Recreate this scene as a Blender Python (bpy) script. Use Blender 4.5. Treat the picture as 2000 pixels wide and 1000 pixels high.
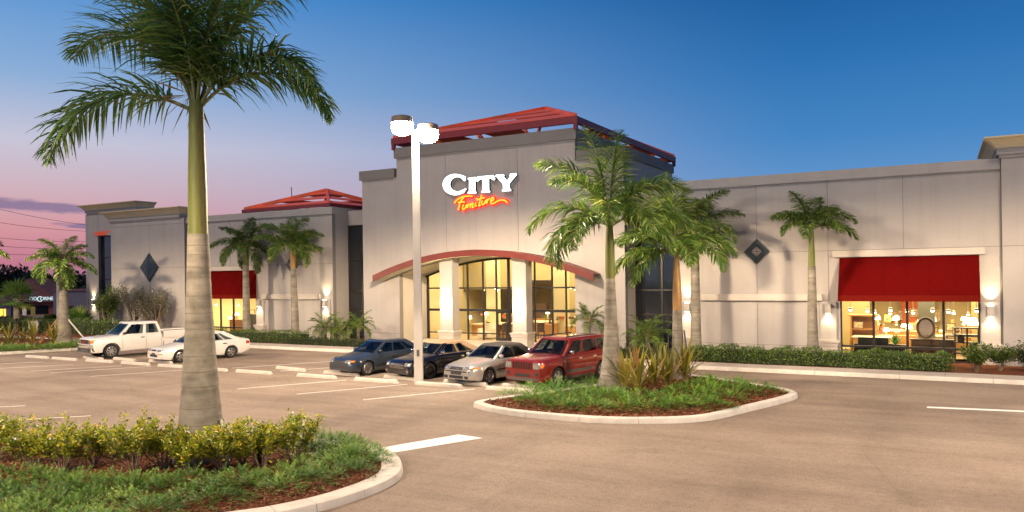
import bpy, bmesh, math, random
import numpy as np
from mathutils import Vector, Matrix, Quaternion
from mathutils.bvhtree import BVHTree
random.seed(7)
sc = bpy.context.scene
for o in list(bpy.data.objects): bpy.data.objects.remove(o)
col = sc.collection
R = math.radians
# X runs along the shop front (to the right), Y into the building, Z up, metres; the camera stands at X=0, Y=0.
# ------------------------------------------------------------------ camera
F, CY, ROLL, YAW, H = 1504.5, 535.3, -0.01463, R(29.1), 4.15
r0 = Vector((math.cos(YAW), math.sin(YAW), 0)); fw = Vector((-math.sin(YAW), math.cos(YAW), 0)); up0 = Vector((0, 0, 1))
cR, sR = math.cos(ROLL), math.sin(ROLL)
right = cR*r0 + sR*up0; upv = -sR*r0 + cR*up0
cd = bpy.data.cameras.new('camera'); cam = bpy.data.objects.new('camera', cd); col.objects.link(cam)
cd.sensor_width = 36; cd.lens = F/2000*36; cd.shift_y = (CY-500)/2000; cd.clip_start = .1; cd.clip_end = 3000
M = Matrix((right, upv, -fw)).transposed().to_4x4(); M.translation = Vector((0, 0, H)); cam.matrix_world = M
sc.camera = cam
def ray(u, v):
    return fw + right*((u-1000)/F) + upv*((CY-v)/F)
def gr(u, v, z=0.0):
    d = ray(u, v); l = (z-H)/d.z; return (l*d.x, l*d.y)
def pl(u, v, t):
    d = ray(u, v); l = t/d.y; return (l*d.x, H+l*d.z)
# ------------------------------------------------------------------ colour helpers
def s2l(c): return tuple(((x/255)/12.92 if x/255 <= .04045 else ((x/255+.055)/1.055)**2.4) for x in c)
# ------------------------------------------------------------------ dusk sky
w = bpy.data.worlds.new('World'); sc.world = w; w.use_nodes = True
nt = w.node_tree; N = nt.nodes; L = nt.links; N.clear()
def nd(t, **k):
    n = N.new(t)
    for a, b in k.items(): setattr(n, a, b)
    return n
tc = nd('ShaderNodeTexCoord'); sep = nd('ShaderNodeSeparateXYZ'); nrm = nd('ShaderNodeVectorMath', operation='NORMALIZE')
L.new(tc.outputs['Generated'], nrm.inputs[0]); L.new(nrm.outputs[0], sep.inputs[0])
def mth(op, a, b=None, c=None, clamp=False):
    n = nd('ShaderNodeMath', operation=op); n.use_clamp = clamp
    for i, x in enumerate((a, b, c)):
        if x is None: continue
        if hasattr(x, 'is_linked'): L.new(x, n.inputs[i])
        else: n.inputs[i].default_value = x
    return n.outputs[0]
flat = nd('ShaderNodeCombineXYZ'); L.new(sep.outputs[0], flat.inputs[0]); L.new(sep.outputs[1], flat.inputs[1])
fn = nd('ShaderNodeVectorMath', operation='NORMALIZE'); L.new(flat.outputs[0], fn.inputs[0])
SUNSET = R(72)
dt = nd('ShaderNodeVectorMath', operation='DOT_PRODUCT'); L.new(fn.outputs[0], dt.inputs[0]); dt.inputs[1].default_value = (-math.sin(SUNSET), math.cos(SUNSET), 0)
fac = nd('ShaderNodeMapRange', interpolation_type='SMOOTHSTEP'); L.new(dt.outputs['Value'], fac.inputs[0]); fac.inputs[1].default_value = .42; fac.inputs[2].default_value = 1.20
def ramp(stops):
    n = nd('ShaderNodeValToRGB'); e = n.color_ramp.elements
    while len(e) < len(stops): e.new(.5)
    for el, (p, c) in zip(e, stops): el.position = p; el.color = (*s2l(c), 1)
    L.new(mth('MULTIPLY', sep.outputs[2], 1.0), n.inputs[0]); return n.outputs[0]
warm = ramp([(0, (166, 92, 122)), (.02, (205, 112, 128)), (.06, (230, 152, 148)), (.105, (224, 186, 188)), (.155, (217, 209, 221)), (.225, (152, 184, 222)), (.335, (80, 152, 220)), (.6, (44, 92, 156)), (1, (26, 58, 116))])
cool = ramp([(0, (150, 165, 196)), (.08, (108, 156, 206)), (.16, (70, 134, 196)), (.25, (46, 114, 180)), (.335, (28, 92, 158)), (.6, (22, 62, 120)), (1, (18, 46, 98))])
mixn = nd('ShaderNodeMix', data_type='RGBA'); L.new(fac.outputs[0], mixn.inputs[0]); L.new(cool, mixn.inputs[6]); L.new(warm, mixn.inputs[7])
# two thin purple cloud streaks near the sunset
skycol = mixn.outputs[2]
noi = nd('ShaderNodeTexNoise'); noi.inputs['Scale'].default_value = 26; noi.inputs['Detail'].default_value = 5
mp = nd('ShaderNodeMapping'); mp.inputs['Scale'].default_value = (1, 1, 6); L.new(nrm.outputs[0], mp.inputs[0]); L.new(mp.outputs[0], noi.inputs[0])
for (u, v, hw_, hh_) in ((55, 401, .085, .0075), (178, 442, .04, .0035)):
    d = ray(u, v).normalized(); tg = Vector((d.y, -d.x, 0)).normalized()
    a_ = nd('ShaderNodeVectorMath', operation='DOT_PRODUCT'); L.new(nrm.outputs[0], a_.inputs[0]); a_.inputs[1].default_value = tg
    along = mth('MULTIPLY', a_.outputs['Value'], 1/hw_)
    upz = mth('MULTIPLY', mth('SUBTRACT', mth('SUBTRACT', sep.outputs[2], d.z), mth('MULTIPLY', a_.outputs['Value'], -.06)), 1/hh_)
    q = mth('SUBTRACT', 1.0, mth('ADD', mth('MULTIPLY', along, along), mth('MULTIPLY', upz, upz)))
    q = mth('ADD', q, mth('MULTIPLY', mth('SUBTRACT', noi.outputs[0], .5), 2.2))
    mk = nd('ShaderNodeMapRange', interpolation_type='SMOOTHSTEP'); L.new(q, mk.inputs[0]); mk.inputs[1].default_value = -.1; mk.inputs[2].default_value = .7; mk.inputs[4].default_value = .8
    dd = nd('ShaderNodeVectorMath', operation='DOT_PRODUCT'); L.new(nrm.outputs[0], dd.inputs[0]); dd.inputs[1].default_value = d
    mk2 = mth('MULTIPLY', mk.outputs[0], mth('GREATER_THAN', dd.outputs['Value'], .5))
    mx = nd('ShaderNodeMix', data_type='RGBA'); L.new(mk2, mx.inputs[0]); L.new(skycol, mx.inputs[6]); mx.inputs[7].default_value = (*s2l((128, 112, 150)), 1)
    skycol = mx.outputs[2]
bg = nd('ShaderNodeBackground'); bg.inputs[1].default_value = .66; L.new(skycol, bg.inputs[0])
wo = nd('ShaderNodeOutputWorld'); L.new(bg.outputs[0], wo.inputs[0])
# ------------------------------------------------------------------ one warm low key light from the lot, front left
sd = bpy.data.lights.new('sun', 'SUN'); so = bpy.data.objects.new('sun', sd); col.objects.link(so)
sd.energy = 1.15; sd.angle = R(10); sd.color = (1, .80, .60)
az, el = R(14), R(50)
dv = Vector((math.sin(az)*math.cos(el), math.cos(az)*math.cos(el), -math.sin(el)))
so.rotation_euler = dv.to_track_quat('-Z', 'Y').to_euler(); so.location = (-20, -20, 30)
vs = sc.view_settings; vs.view_transform = 'Standard'; vs.look = 'None'; vs.exposure = .6; vs.gamma = 1; vs.use_curve_mapping = False
sc.cycles.use_denoising = True
sc.cycles.max_bounces = 6; sc.cycles.transparent_max_bounces = 24; sc.cycles.sample_clamp_indirect = 6; sc.cycles.caustics_reflective = False; sc.cycles.caustics_refractive = False
# ------------------------------------------------------------------ materials
def nm(name):
    m = bpy.data.materials.new(name); m.use_nodes = True; return m, m.node_tree, m.node_tree.nodes['Principled BSDF']
def pm(name, base, rough=.6, metal=0, var=.1, scale=3, bump=0, bscale=40, spec=.5, coat=0, stretch=None, warp=None):
    m, t, b = nm(name); n = t.nodes; l = t.links
    b.inputs['Roughness'].default_value = rough; b.inputs['Metallic'].default_value = metal
    b.inputs['Specular IOR Level'].default_value = spec; b.inputs['Coat Weight'].default_value = coat; b.inputs['Coat Roughness'].default_value = .05
    c = n.new('ShaderNodeTexCoord'); src = c.outputs['Object']
    if stretch:
        mpp = n.new('ShaderNodeMapping'); mpp.inputs['Scale'].default_value = stretch; l.new(src, mpp.inputs[0]); src = mpp.outputs[0]
    no = n.new('ShaderNodeTexNoise'); no.inputs['Scale'].default_value = scale; no.inputs['Detail'].default_value = 6; no.inputs['Roughness'].default_value = .6; l.new(src, no.inputs[0])
    rp = n.new('ShaderNodeValToRGB'); e = rp.color_ramp.elements
    e[0].position = .3; e[1].position = .7
    e[0].color = (*[max(0, x*(1-var)) for x in base], 1); e[1].color = (*[min(1, x*(1+var)) for x in base], 1)
    l.new(no.outputs[0], rp.inputs[0]); l.new(rp.outputs[0], b.inputs['Base Color'])
    if bump:
        n2 = n.new('ShaderNodeTexNoise'); n2.inputs['Scale'].default_value = bscale; n2.inputs['Detail'].default_value = 4; l.new(src, n2.inputs[0])
        bp = n.new('ShaderNodeBump'); bp.inputs['Strength'].default_value = bump; bp.inputs['Distance'].default_value = .02
        l.new(n2.outputs[0], bp.inputs['Height']); l.new(bp.outputs[0], b.inputs['Normal'])
    return m
def emi(name, c, s):
    m, t, b = nm(name); b.inputs['Base Color'].default_value = (*c, 1); b.inputs['Emission Color'].default_value = (*c, 1); b.inputs['Emission Strength'].default_value = s; return m
def leafm(name, stops, rough=.5, trans=.25, spec=.4):
    """leaf colour picked per leaf from the face attribute rnd"""
    m, t, b = nm(name); n = t.nodes; l = t.links
    at = n.new('ShaderNodeAttribute'); at.attribute_name = 'rnd'
    rp = n.new('ShaderNodeValToRGB'); e = rp.color_ramp.elements
    while len(e) < len(stops): e.new(.5)
    for x, (p, c) in zip(e, stops): x.position = p; x.color = (*c, 1)
    l.new(at.outputs['Fac'], rp.inputs[0]); l.new(rp.outputs[0], b.inputs['Base Color'])
    b.inputs['Roughness'].default_value = rough; b.inputs['Specular IOR Level'].default_value = spec
    tr = n.new('ShaderNodeBsdfTranslucent'); l.new(rp.outputs[0], tr.inputs[0])
    mx = n.new('ShaderNodeMixShader'); mx.inputs[0].default_value = trans
    l.new(b.outputs[0], mx.inputs[1]); l.new(tr.outputs[0], mx.inputs[2]); l.new(mx.outputs[0], n['Material Output'].inputs[0])
    return m
def glassm(name, tint=(1, 1, 1), refl=.12):
    m, t, b = nm(name); n = t.nodes; l = t.links
    tr = n.new('ShaderNodeBsdfTransparent'); tr.inputs[0].default_value = (*tint, 1)
    gl = n.new('ShaderNodeBsdfGlossy'); gl.inputs['Roughness'].default_value = .02
    fr = n.new('ShaderNodeLayerWeight'); pw = n.new('ShaderNodeMath'); pw.operation = 'POWER'; l.new(fr.outputs['Facing'], pw.inputs[0]); pw.inputs[1].default_value = 5
    mm = n.new('ShaderNodeMath'); mm.operation = 'MULTIPLY_ADD'; l.new(pw.outputs[0], mm.inputs[0]); mm.inputs[1].default_value = .9; mm.inputs[2].default_value = refl*.6
    mx = n.new('ShaderNodeMixShader'); l.new(mm.outputs[0], mx.inputs[0]); l.new(tr.outputs[0], mx.inputs[1]); l.new(gl.outputs[0], mx.inputs[2]); l.new(mx.outputs[0], n['Material Output'].inputs[0])
    return m
def worn(name, c, amt):
    m, t, b = nm(name); n = t.nodes; l = t.links; tc_ = n.new('ShaderNodeTexCoord')
    no = n.new('ShaderNodeTexNoise'); no.inputs['Scale'].default_value = 14; no.inputs['Detail'].default_value = 9; no.inputs['Roughness'].default_value = .75; l.new(tc_.outputs['Object'], no.inputs[0])
    rp = n.new('ShaderNodeValToRGB'); e = rp.color_ramp.elements; e[0].position = amt-.10; e[0].color = (.33, .26, .21, 1); e[1].position = amt+.06; e[1].color = (*c, 1); l.new(no.outputs[0], rp.inputs[0]); l.new(rp.outputs[0], b.inputs['Base Color']); b.inputs['Roughness'].default_value = .8; b.inputs['Specular IOR Level'].default_value = .2
    return m
def stucco(name, base, bump=.25):
    """rendered wall: trowel relief, faint blotches and vertical rain streaks"""
    m = pm(name, base, .9, var=.05, scale=.7, bump=bump, bscale=90, spec=.2); t = m.node_tree; n = t.nodes; l = t.links; b = n['Principled BSDF']
    src = b.inputs['Base Color'].links[0].from_socket; tc_ = n.new('ShaderNodeTexCoord'); mp_ = n.new('ShaderNodeMapping'); mp_.inputs['Scale'].default_value = (2.2, 2.2, .10); l.new(tc_.outputs['Object'], mp_.inputs[0])
    no = n.new('ShaderNodeTexNoise'); no.inputs['Scale'].default_value = 1.6; no.inputs['Detail'].default_value = 6; l.new(mp_.outputs[0], no.inputs[0])
    rp = n.new('ShaderNodeValToRGB'); e = rp.color_ramp.elements; e[0].position = .30; e[0].color = (.93, .92, .91, 1); e[1].position = .52; e[1].color = (1, 1, 1, 1); l.new(no.outputs[0], rp.inputs[0])
    mx = n.new('ShaderNodeMix'); mx.data_type = 'RGBA'; mx.blend_type = 'MULTIPLY'; mx.inputs[0].default_value = .8; l.new(src, mx.inputs[6]); l.new(rp.outputs[0], mx.inputs[7]); l.new(mx.outputs[2], b.inputs['Base Color']); return m
STUCCO = (.36, .335, .320)
MT = {}
MT['stucco'] = stucco('stucco', STUCCO)
MT['stucco_pale'] = pm('stucco_pale', (.45, .41, .37), .9, var=.05, scale=.8, bump=.25, bscale=90, spec=.2)
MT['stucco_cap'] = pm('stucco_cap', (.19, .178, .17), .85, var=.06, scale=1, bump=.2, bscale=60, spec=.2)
MT['cornice'] = pm('cornice_uplit_stucco', (.56, .47, .31), .85, var=.06, scale=1, bump=.15, bscale=60, spec=.2)  # cream lifted to stand in for warm uplight on the flares
MT['joint'] = pm('joint_sealant', (.20, .185, .175), .9, var=.05, spec=.2)
MT['roof'] = pm('roof_membrane', (.3, .3, .3), .9)
MT['red_steel'] = pm('red_painted_steel', (.88, .125, .035), .45, var=.08, scale=2)  # red raised in place of uplights under the roof frames
MT['dark_red'] = pm('dark_red_steel', (.17, .018, .022), .5, var=.08, scale=2)
MT['fascia'] = pm('canopy_red_metal', (.125, .024, .018), .42, var=.18, scale=1.5, metal=.15)
MT['soffit'] = pm('soffit_plaster', (.46, .44, .32), .8, var=.03)
MT['awning'] = pm('awning_canvas', (.080, .0018, .0018), .9, var=.14, scale=22, bump=.15, bscale=160, spec=.03)
MT['valance'] = pm('valance_canvas', (.11, .007, .004), .9, var=.10, scale=22, spec=.03)
MT['black_frame'] = pm('black_anodised', (.014, .013, .012), .4, var=.1)
MT['bronze'] = pm('bronze_frame', (.02, .016, .013), .4)
MT['glass'] = glassm('shop_glass', (.97, .96, .93), .05)
MT['dark_glass'] = pm('tinted_glass', (.012, .016, .02), .06, var=.3, scale=1.5, spec=.9)
MT['slate'] = pm('slate_tile', (.030, .042, .050), .35, var=.25, scale=6)
MT['slate_pale'] = pm('pale_tile', (.30, .25, .24), .5, var=.15, scale=6)
MT['concrete'] = pm('kerb_concrete', (.62, .57, .50), .85, var=.13, scale=2.2, bump=.3, bscale=70, spec=.2)
MT['walk'] = pm('walk_concrete', (.46, .40, .35), .9, var=.12, scale=1.5, bump=.2, bscale=60, spec=.2)
MT['stop'] = pm('wheel_stop_concrete', (.55, .50, .43), .85, var=.12, scale=3, bump=.25, bscale=60, spec=.2)
MT['pole'] = pm('concrete_pole', (.50, .47, .43), .8, var=.10, scale=3, stretch=(1, 1, .3), bump=.2, bscale=80)
MT['mulch'] = pm('bark_mulch', (.145, .052, .026), .95, var=.55, scale=34, bump=1.0, bscale=60, spec=.1)
MT['chip'] = leafm('bark_chip', [(0, (.05, .02, .011)), (.4, (.15, .052, .025)), (.75, (.24, .098, .048)), (1, (.36, .20, .115))], .9, .0, .1)
MT['paint_line'] = worn('line_paint', (.74, .69, .62), .42)
MT['stop_bar'] = worn('stop_bar_paint', (.82, .80, .76), .36)
MT['rubber'] = pm('tyre_rubber', (.012, .012, .012), .8, var=.2, scale=12)
MT['alloy'] = pm('alloy', (.55, .54, .52), .28, metal=.9, var=.05)
MT['chrome'] = pm('chrome', (.75, .75, .75), .12, metal=1, var=.02)
MT['dark_plastic'] = pm('dark_plastic', (.018, .018, .018), .5, var=.1)
MT['grey_plastic'] = pm('grey_plastic', (.075, .073, .066), .55, var=.1)
MT['car_glass'] = glassm('car_glass', (.34, .39, .38), .10)
MT['cabin'] = pm('cabin_trim', (.030, .028, .026), .8, var=.2); MT['seat'] = pm('seat_cloth', (.085, .078, .070), .9, var=.2, scale=9)
MT['headlamp'] = pm('headlamp_glass', (.36, .35, .33), .10, metal=.55, var=.7, scale=26, coat=1)
MT['amber'] = pm('amber_lens', (.72, .20, .02), .2, var=.1)
MT['tail'] = pm('tail_lens', (.35, .01, .01), .2, var=.1)
MT['plate'] = pm('number_plate', (.05, .05, .06), .5)
# asphalt: warm weathered grey, dark tyre streaks along the drive, aggregate speckle
def asphalt():
    m, t, b = nm('worn_asphalt'); n = t.nodes; l = t.links
    c = n.new('ShaderNodeTexCoord')
    def noise(scale, det, st=None, rot=0):
        src = c.outputs['Object']
        if st:
            mpp = n.new('ShaderNodeMapping'); mpp.inputs['Scale'].default_value = st; mpp.inputs['Rotation'].default_value = (0, 0, rot); l.new(src, mpp.inputs[0]); src = mpp.outputs[0]
        x = n.new('ShaderNodeTexNoise'); x.inputs['Scale'].default_value = scale; x.inputs['Detail'].default_value = det; x.inputs['Roughness'].default_value = .62; l.new(src, x.inputs[0]); return x.outputs[0]
    def rmp(src, p0, c0, p1, c1):
        x = n.new('ShaderNodeValToRGB'); e = x.color_ramp.elements; e[0].position = p0; e[1].position = p1; e[0].color = (*c0, 1); e[1].color = (*c1, 1); l.new(src, x.inputs[0]); return x.outputs[0]
    def mul(a, b2, f=1):
        x = n.new('ShaderNodeMix'); x.data_type = 'RGBA'; x.blend_type = 'MULTIPLY'; x.inputs[0].default_value = f; l.new(a, x.inputs[6]); l.new(b2, x.inputs[7]); return x.outputs[2]
    A = rmp(noise(.22, 9), .30, (.300, .230, .178), .70, (.400, .315, .250))
    st = rmp(noise(1.0, 7, (.16, .9, 1), R(-14)), .36, (.60, .58, .57), .60, (1, 1, 1))
    st2 = rmp(noise(.6, 7, (.9, .22, 1), R(24)), .34, (.70, .69, .68), .52, (1, 1, 1))
    sp = mul(rmp(noise(24, 7), .36, (.76, .75, .74), .60, (1.05, 1.05, 1.05)), rmp(noise(7, 6), .30, (.84, .83, .82), .55, (1.0, 1.0, 1.0)))
    gr_ = rmp(noise(150, 2), .38, (.74, .73, .72), .62, (1.10, 1.09, 1.08))
    oil = rmp(noise(.55, 4), .26, (.55, .54, .53), .40, (1, 1, 1))
    colr = mul(mul(mul(mul(mul(A, st, .55), st2, .5), sp), gr_, .8), oil, .45)
    vor = n.new('ShaderNodeTexVoronoi'); vor.feature = 'DISTANCE_TO_EDGE'; vor.inputs['Scale'].default_value = .22
    wp = n.new('ShaderNodeMix'); wp.data_type = 'VECTOR'; wp.inputs[0].default_value = .10
    nz = n.new('ShaderNodeTexNoise'); nz.inputs['Scale'].default_value = 1.3; nz.inputs['Detail'].default_value = 6; l.new(c.outputs['Object'], nz.inputs[0])
    l.new(c.outputs['Object'], wp.inputs[4]); l.new(nz.outputs['Color'], wp.inputs[5]); l.new(wp.outputs[1], vor.inputs[0])
    ck = rmp(vor.outputs['Distance'], .001, (.62, .60, .58), .006, (1, 1, 1))
    colr = mul(colr, ck, .22)
    l.new(colr, b.inputs['Base Color']); b.inputs['Roughness'].default_value = .85; b.inputs['Specular IOR Level'].default_value = .25
    bp = n.new('ShaderNodeBump'); bp.inputs['Strength'].default_value = .35; bp.inputs['Distance'].default_value = .01
    l.new(noise(70, 3), bp.inputs['Height']); l.new(bp.outputs[0], b.inputs['Normal'])
    return m
MT['asphalt'] = asphalt()
# ------------------------------------------------------------------ mesh builder
class MB:
    def __init__(s): s.v = []; s.f = []; s.r = []; s.mi = []
    def add(s, vs, fs, r=None, mi=0):
        b = len(s.v); s.v += [tuple(x) for x in vs]
        for f in fs: s.f.append(tuple(b+i for i in f)); s.r.append(random.random() if r is None else r); s.mi.append(mi)
        return s
    def box(s, x0, x1, y0, y1, z0, z1, mi=0):
        vs = [(x, y, z) for x in (x0, x1) for y in (y0, y1) for z in (z0, z1)]
        return s.add(vs, [(0, 1, 3, 2), (4, 6, 7, 5), (0, 4, 5, 1), (2, 3, 7, 6), (0, 2, 6, 4), (1, 5, 7, 3)], mi=mi)
    def obox(s, c, ax, ay, az, mi=0):
        c = Vector(c); vs = [c+i*Vector(ax)+j*Vector(ay)+k*Vector(az) for i in (-1, 1) for j in (-1, 1) for k in (-1, 1)]
        return s.add(vs, [(0, 1, 3, 2), (4, 6, 7, 5), (0, 4, 5, 1), (2, 3, 7, 6), (0, 2, 6, 4), (1, 5, 7, 3)], mi=mi)
    def beam(s, a, b, wdt, hgt, up=(0, 0, 1)):
        a = Vector(a); b = Vector(b); d = (b-a); sd_ = d.cross(Vector(up)).normalized(); u_ = sd_.cross(d).normalized()
        return s.obox((a+b)/2, d/2, sd_*wdt/2, u_*hgt/2)
    def prism(s, pts, fn, a, b, mi=0):
        """polygon pts extruded from depth a to b; fn(p, depth) -> xyz"""
        n = len(pts); vs = [fn(p, a) for p in pts]+[fn(p, b) for p in pts]
        return s.add(vs, [tuple(range(n)), tuple(range(2*n-1, n-1, -1))]+[(i, i+n, (i+1) % n+n, (i+1) % n) for i in range(n)], mi=mi)
    def wall(s, pts, y0, y1): return s.prism(pts, lambda p, d: (p[0], d, p[1]), y0, y1)
    def slab(s, pts, z0, z1): return s.prism(pts, lambda p, d: (p[0], p[1], d), z0, z1)
    def side(s, pts, x0, x1): return s.prism(pts, lambda p, d: (d, p[0], p[1]), x0, x1)
    def tube(s, path, rad, n=6, r=None, cap=True):
        path = [Vector(p) for p in path]; b = len(s.v); m = len(path)
        if not hasattr(rad, '__len__'): rad = [rad]*m
        t0 = (path[1]-path[0]).normalized(); x = t0.orthogonal().normalized()
        vs = []
        for i, p in enumerate(path):
            t = (path[min(i+1, m-1)]-path[max(i-1, 0)]).normalized(); x = (x-t*x.dot(t)).normalized(); y = t.cross(x)
            vs += [p+(x*math.cos(2*math.pi*k/n)+y*math.sin(2*math.pi*k/n))*rad[i] for k in range(n)]
        fs = [(i*n+k, i*n+(k+1) % n, (i+1)*n+(k+1) % n, (i+1)*n+k) for i in range(m-1) for k in range(n)]
        if cap: fs += [tuple(range(n-1, -1, -1)), tuple((m-1)*n+k for k in range(n))]
        return s.add(vs, fs, r)
    def lathe(s, prof, n=16, ax='z', c=(0, 0, 0)):
        vs = []
        for (r, h) in prof:
            for k in range(n):
                a = 2*math.pi*k/n
                p = (r*math.cos(a), r*math.sin(a), h) if ax == 'z' else (r*math.cos(a), h, r*math.sin(a))
                vs.append((p[0]+c[0], p[1]+c[1], p[2]+c[2]))
        m = len(prof)
        return s.add(vs, [(i*n+k, i*n+(k+1) % n, (i+1)*n+(k+1) % n, (i+1)*n+k) for i in range(m-1) for k in range(n)])
    def leaf(s, p, d, u, ln, wd, r=None, fold=.15):
        """a folded leaf: base, two mid points, tip"""
        p = Vector(p); d = Vector(d).normalized(); sd_ = d.cross(Vector(u))
        sd_ = sd_.normalized() if sd_.length > 1e-4 else d.orthogonal().normalized(); n_ = sd_.cross(d)
        r = random.random() if r is None else r
        m = p+d*ln*.5-n_*wd*fold
        return s.add([p, m+sd_*wd/2+n_*wd*fold, p+d*ln, m-sd_*wd/2+n_*wd*fold], [(0, 1, 2), (0, 2, 3)], r)
    def grid(s, rows, r=None):
        m = len(rows[0]); vs = [q for row in rows for q in row]
        return s.add(vs, [(i*m+k, i*m+k+1, (i+1)*m+k+1, (i+1)*m+k) for i in range(len(rows)-1) for k in range(m-1)], r)
    def mesh(s, name, mats, smooth=False, ang=40):
        me = bpy.data.meshes.new(name); me.from_pydata(s.v, [], s.f)
        for m in (mats if isinstance(mats, (list, tuple)) else [mats]): me.materials.append(m)
        if len(s.r) == len(me.polygons):
            at = me.attributes.new('rnd', 'FLOAT', 'FACE'); at.data.foreach_set('value', s.r)
        if any(s.mi): me.polygons.foreach_set('material_index', s.mi)
        if smooth:
            me.polygons.foreach_set('use_smooth', [True]*len(me.polygons)); me.update(); me.set_sharp_from_angle(angle=R(ang))
        me.update(); return me
    def build(s, name, mat, parent=None, smooth=False, world=False, normals=True, ang=40, **kw):
        me = s.mesh(name, mat, smooth, ang)
        if normals and len(s.f) < 4000:
            bm = bmesh.new(); bm.from_mesh(me); bmesh.ops.recalc_face_normals(bm, faces=bm.faces); bm.to_mesh(me); bm.free()
        return link(me, name, parent, world, **kw)
def link(me, name, parent=None, world=False, **kw):
    o = bpy.data.objects.new(name, me); col.objects.link(o)
    if parent is not None:
        o.parent = parent
        if world: o.matrix_parent_inverse = base_of(parent).inverted()
    return tag(o, **kw)
def base_of(p):
    m = Matrix.Translation(p.location) @ p.rotation_euler.to_matrix().to_4x4()
    return (base_of(p.parent) @ p.matrix_parent_inverse @ m) if p.parent else m
def tag(o, label=None, cat=None, group=None, kind=None):
    if label: o['label'] = label
    if cat: o['category'] = cat
    if group: o['group'] = group
    if kind: o['kind'] = kind
    return o
def thing(name, label, cat, loc=(0, 0, 0), rz=0, group=None):
    o = bpy.data.objects.new(name, None); col.objects.link(o); o.location = loc; o.rotation_euler = (0, 0, rz); o.empty_display_size = .2
    return tag(o, label, cat, group)
def copy_tree(o, parent=None, label=None):
    c = o.copy(); col.objects.link(c)
    if parent is not None: c.parent = parent
    if label: c['label'] = label
    for ch in o.children: copy_tree(ch, c)
    return c
def spot(name, loc, direction, power, color, size=R(110), blend=.6, parent=None, rad=.05):
    l = bpy.data.lights.new(name, 'SPOT'); l.energy = power; l.color = color; l.spot_size = size; l.spot_blend = blend; l.shadow_soft_size = rad
    o = bpy.data.objects.new(name, l); col.objects.link(o); o.location = loc; o.rotation_euler = Vector(direction).to_track_quat('-Z', 'Y').to_euler()
    if parent is not None: o.parent = parent
    return o
def batwing(o):
    """car park optics: intensity rises towards the rim of the beam, then a soft cut-off below the horizontal"""
    l = o.data; l.use_nodes = True; t = l.node_tree; n = t.nodes; k = t.links; em = n['Emission']
    tcn = n.new('ShaderNodeTexCoord'); sp = n.new('ShaderNodeSeparateXYZ'); k.new(tcn.outputs['Normal'], sp.inputs[0])
    ab = n.new('ShaderNodeMath'); ab.operation = 'ABSOLUTE'; k.new(sp.outputs[2], ab.inputs[0])
    mx = n.new('ShaderNodeMath'); mx.operation = 'MAXIMUM'; k.new(ab.outputs[0], mx.inputs[0]); mx.inputs[1].default_value = .30
    pw = n.new('ShaderNodeMath'); pw.operation = 'POWER'; k.new(mx.outputs[0], pw.inputs[0]); pw.inputs[1].default_value = -2.0
    mr = n.new('ShaderNodeMapRange'); mr.interpolation_type = 'SMOOTHSTEP'; k.new(ab.outputs[0], mr.inputs[0]); mr.inputs[1].default_value = .06; mr.inputs[2].default_value = .34
    ml = n.new('ShaderNodeMath'); ml.operation = 'MULTIPLY'; k.new(pw.outputs[0], ml.inputs[0]); k.new(mr.outputs[0], ml.inputs[1]); k.new(ml.outputs[0], em.inputs['Strength'])
def point(name, loc, power, color, rad=.1, parent=None):
    l = bpy.data.lights.new(name, 'POINT'); l.energy = power; l.color = color; l.shadow_soft_size = rad
    o = bpy.data.objects.new(name, l); col.objects.link(o); o.location = loc
    if parent is not None: o.parent = parent
    return o
def area(name, loc, sx, sy, power, color, parent=None):
    l = bpy.data.lights.new(name, 'AREA'); l.shape = 'RECTANGLE'; l.size = sx; l.size_y = sy; l.energy = power; l.color = color
    o = bpy.data.objects.new(name, l); col.objects.link(o); o.location = loc
    if parent is not None: o.parent = parent
    return o
def smooth_line(pts, n=6, closed=True):
    """Catmull-Rom through 2-D points"""
    out = []; m = len(pts)
    for i in range(m if closed else m-1):
        g = lambda k: Vector(pts[k % m] if closed else pts[min(max(k, 0), m-1)])
        a, b, c, d = g(i-1), g(i), g(i+1), g(i+2)
        for k in range(n):
            t = k/n; out.append(.5*((2*b)+(c-a)*t+(2*a-5*b+4*c-d)*t*t+(3*b-a-3*c+d)*t**3))
    if not closed: out.append(Vector(pts[-1]))
    return out
def offset(pts, d, closed=True):
    out = []; m = len(pts)
    for i in range(m):
        a = pts[(i-1) % m] if closed or i else pts[i]; b = pts[(i+1) % m] if closed or i < m-1 else pts[i]
        t = (b-a).normalized(); out.append(pts[i]+Vector((-t.y, t.x))*d)
    return out
def inside(p, poly):
    x, y = p; c = False; j = len(poly)-1
    for i in range(len(poly)):
        xi, yi = poly[i]; xj, yj = poly[j]
        if (yi > y) != (yj > y) and x < (xj-xi)*(y-yi)/(yj-yi)+xi: c = not c
        j = i
    return c
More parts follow.
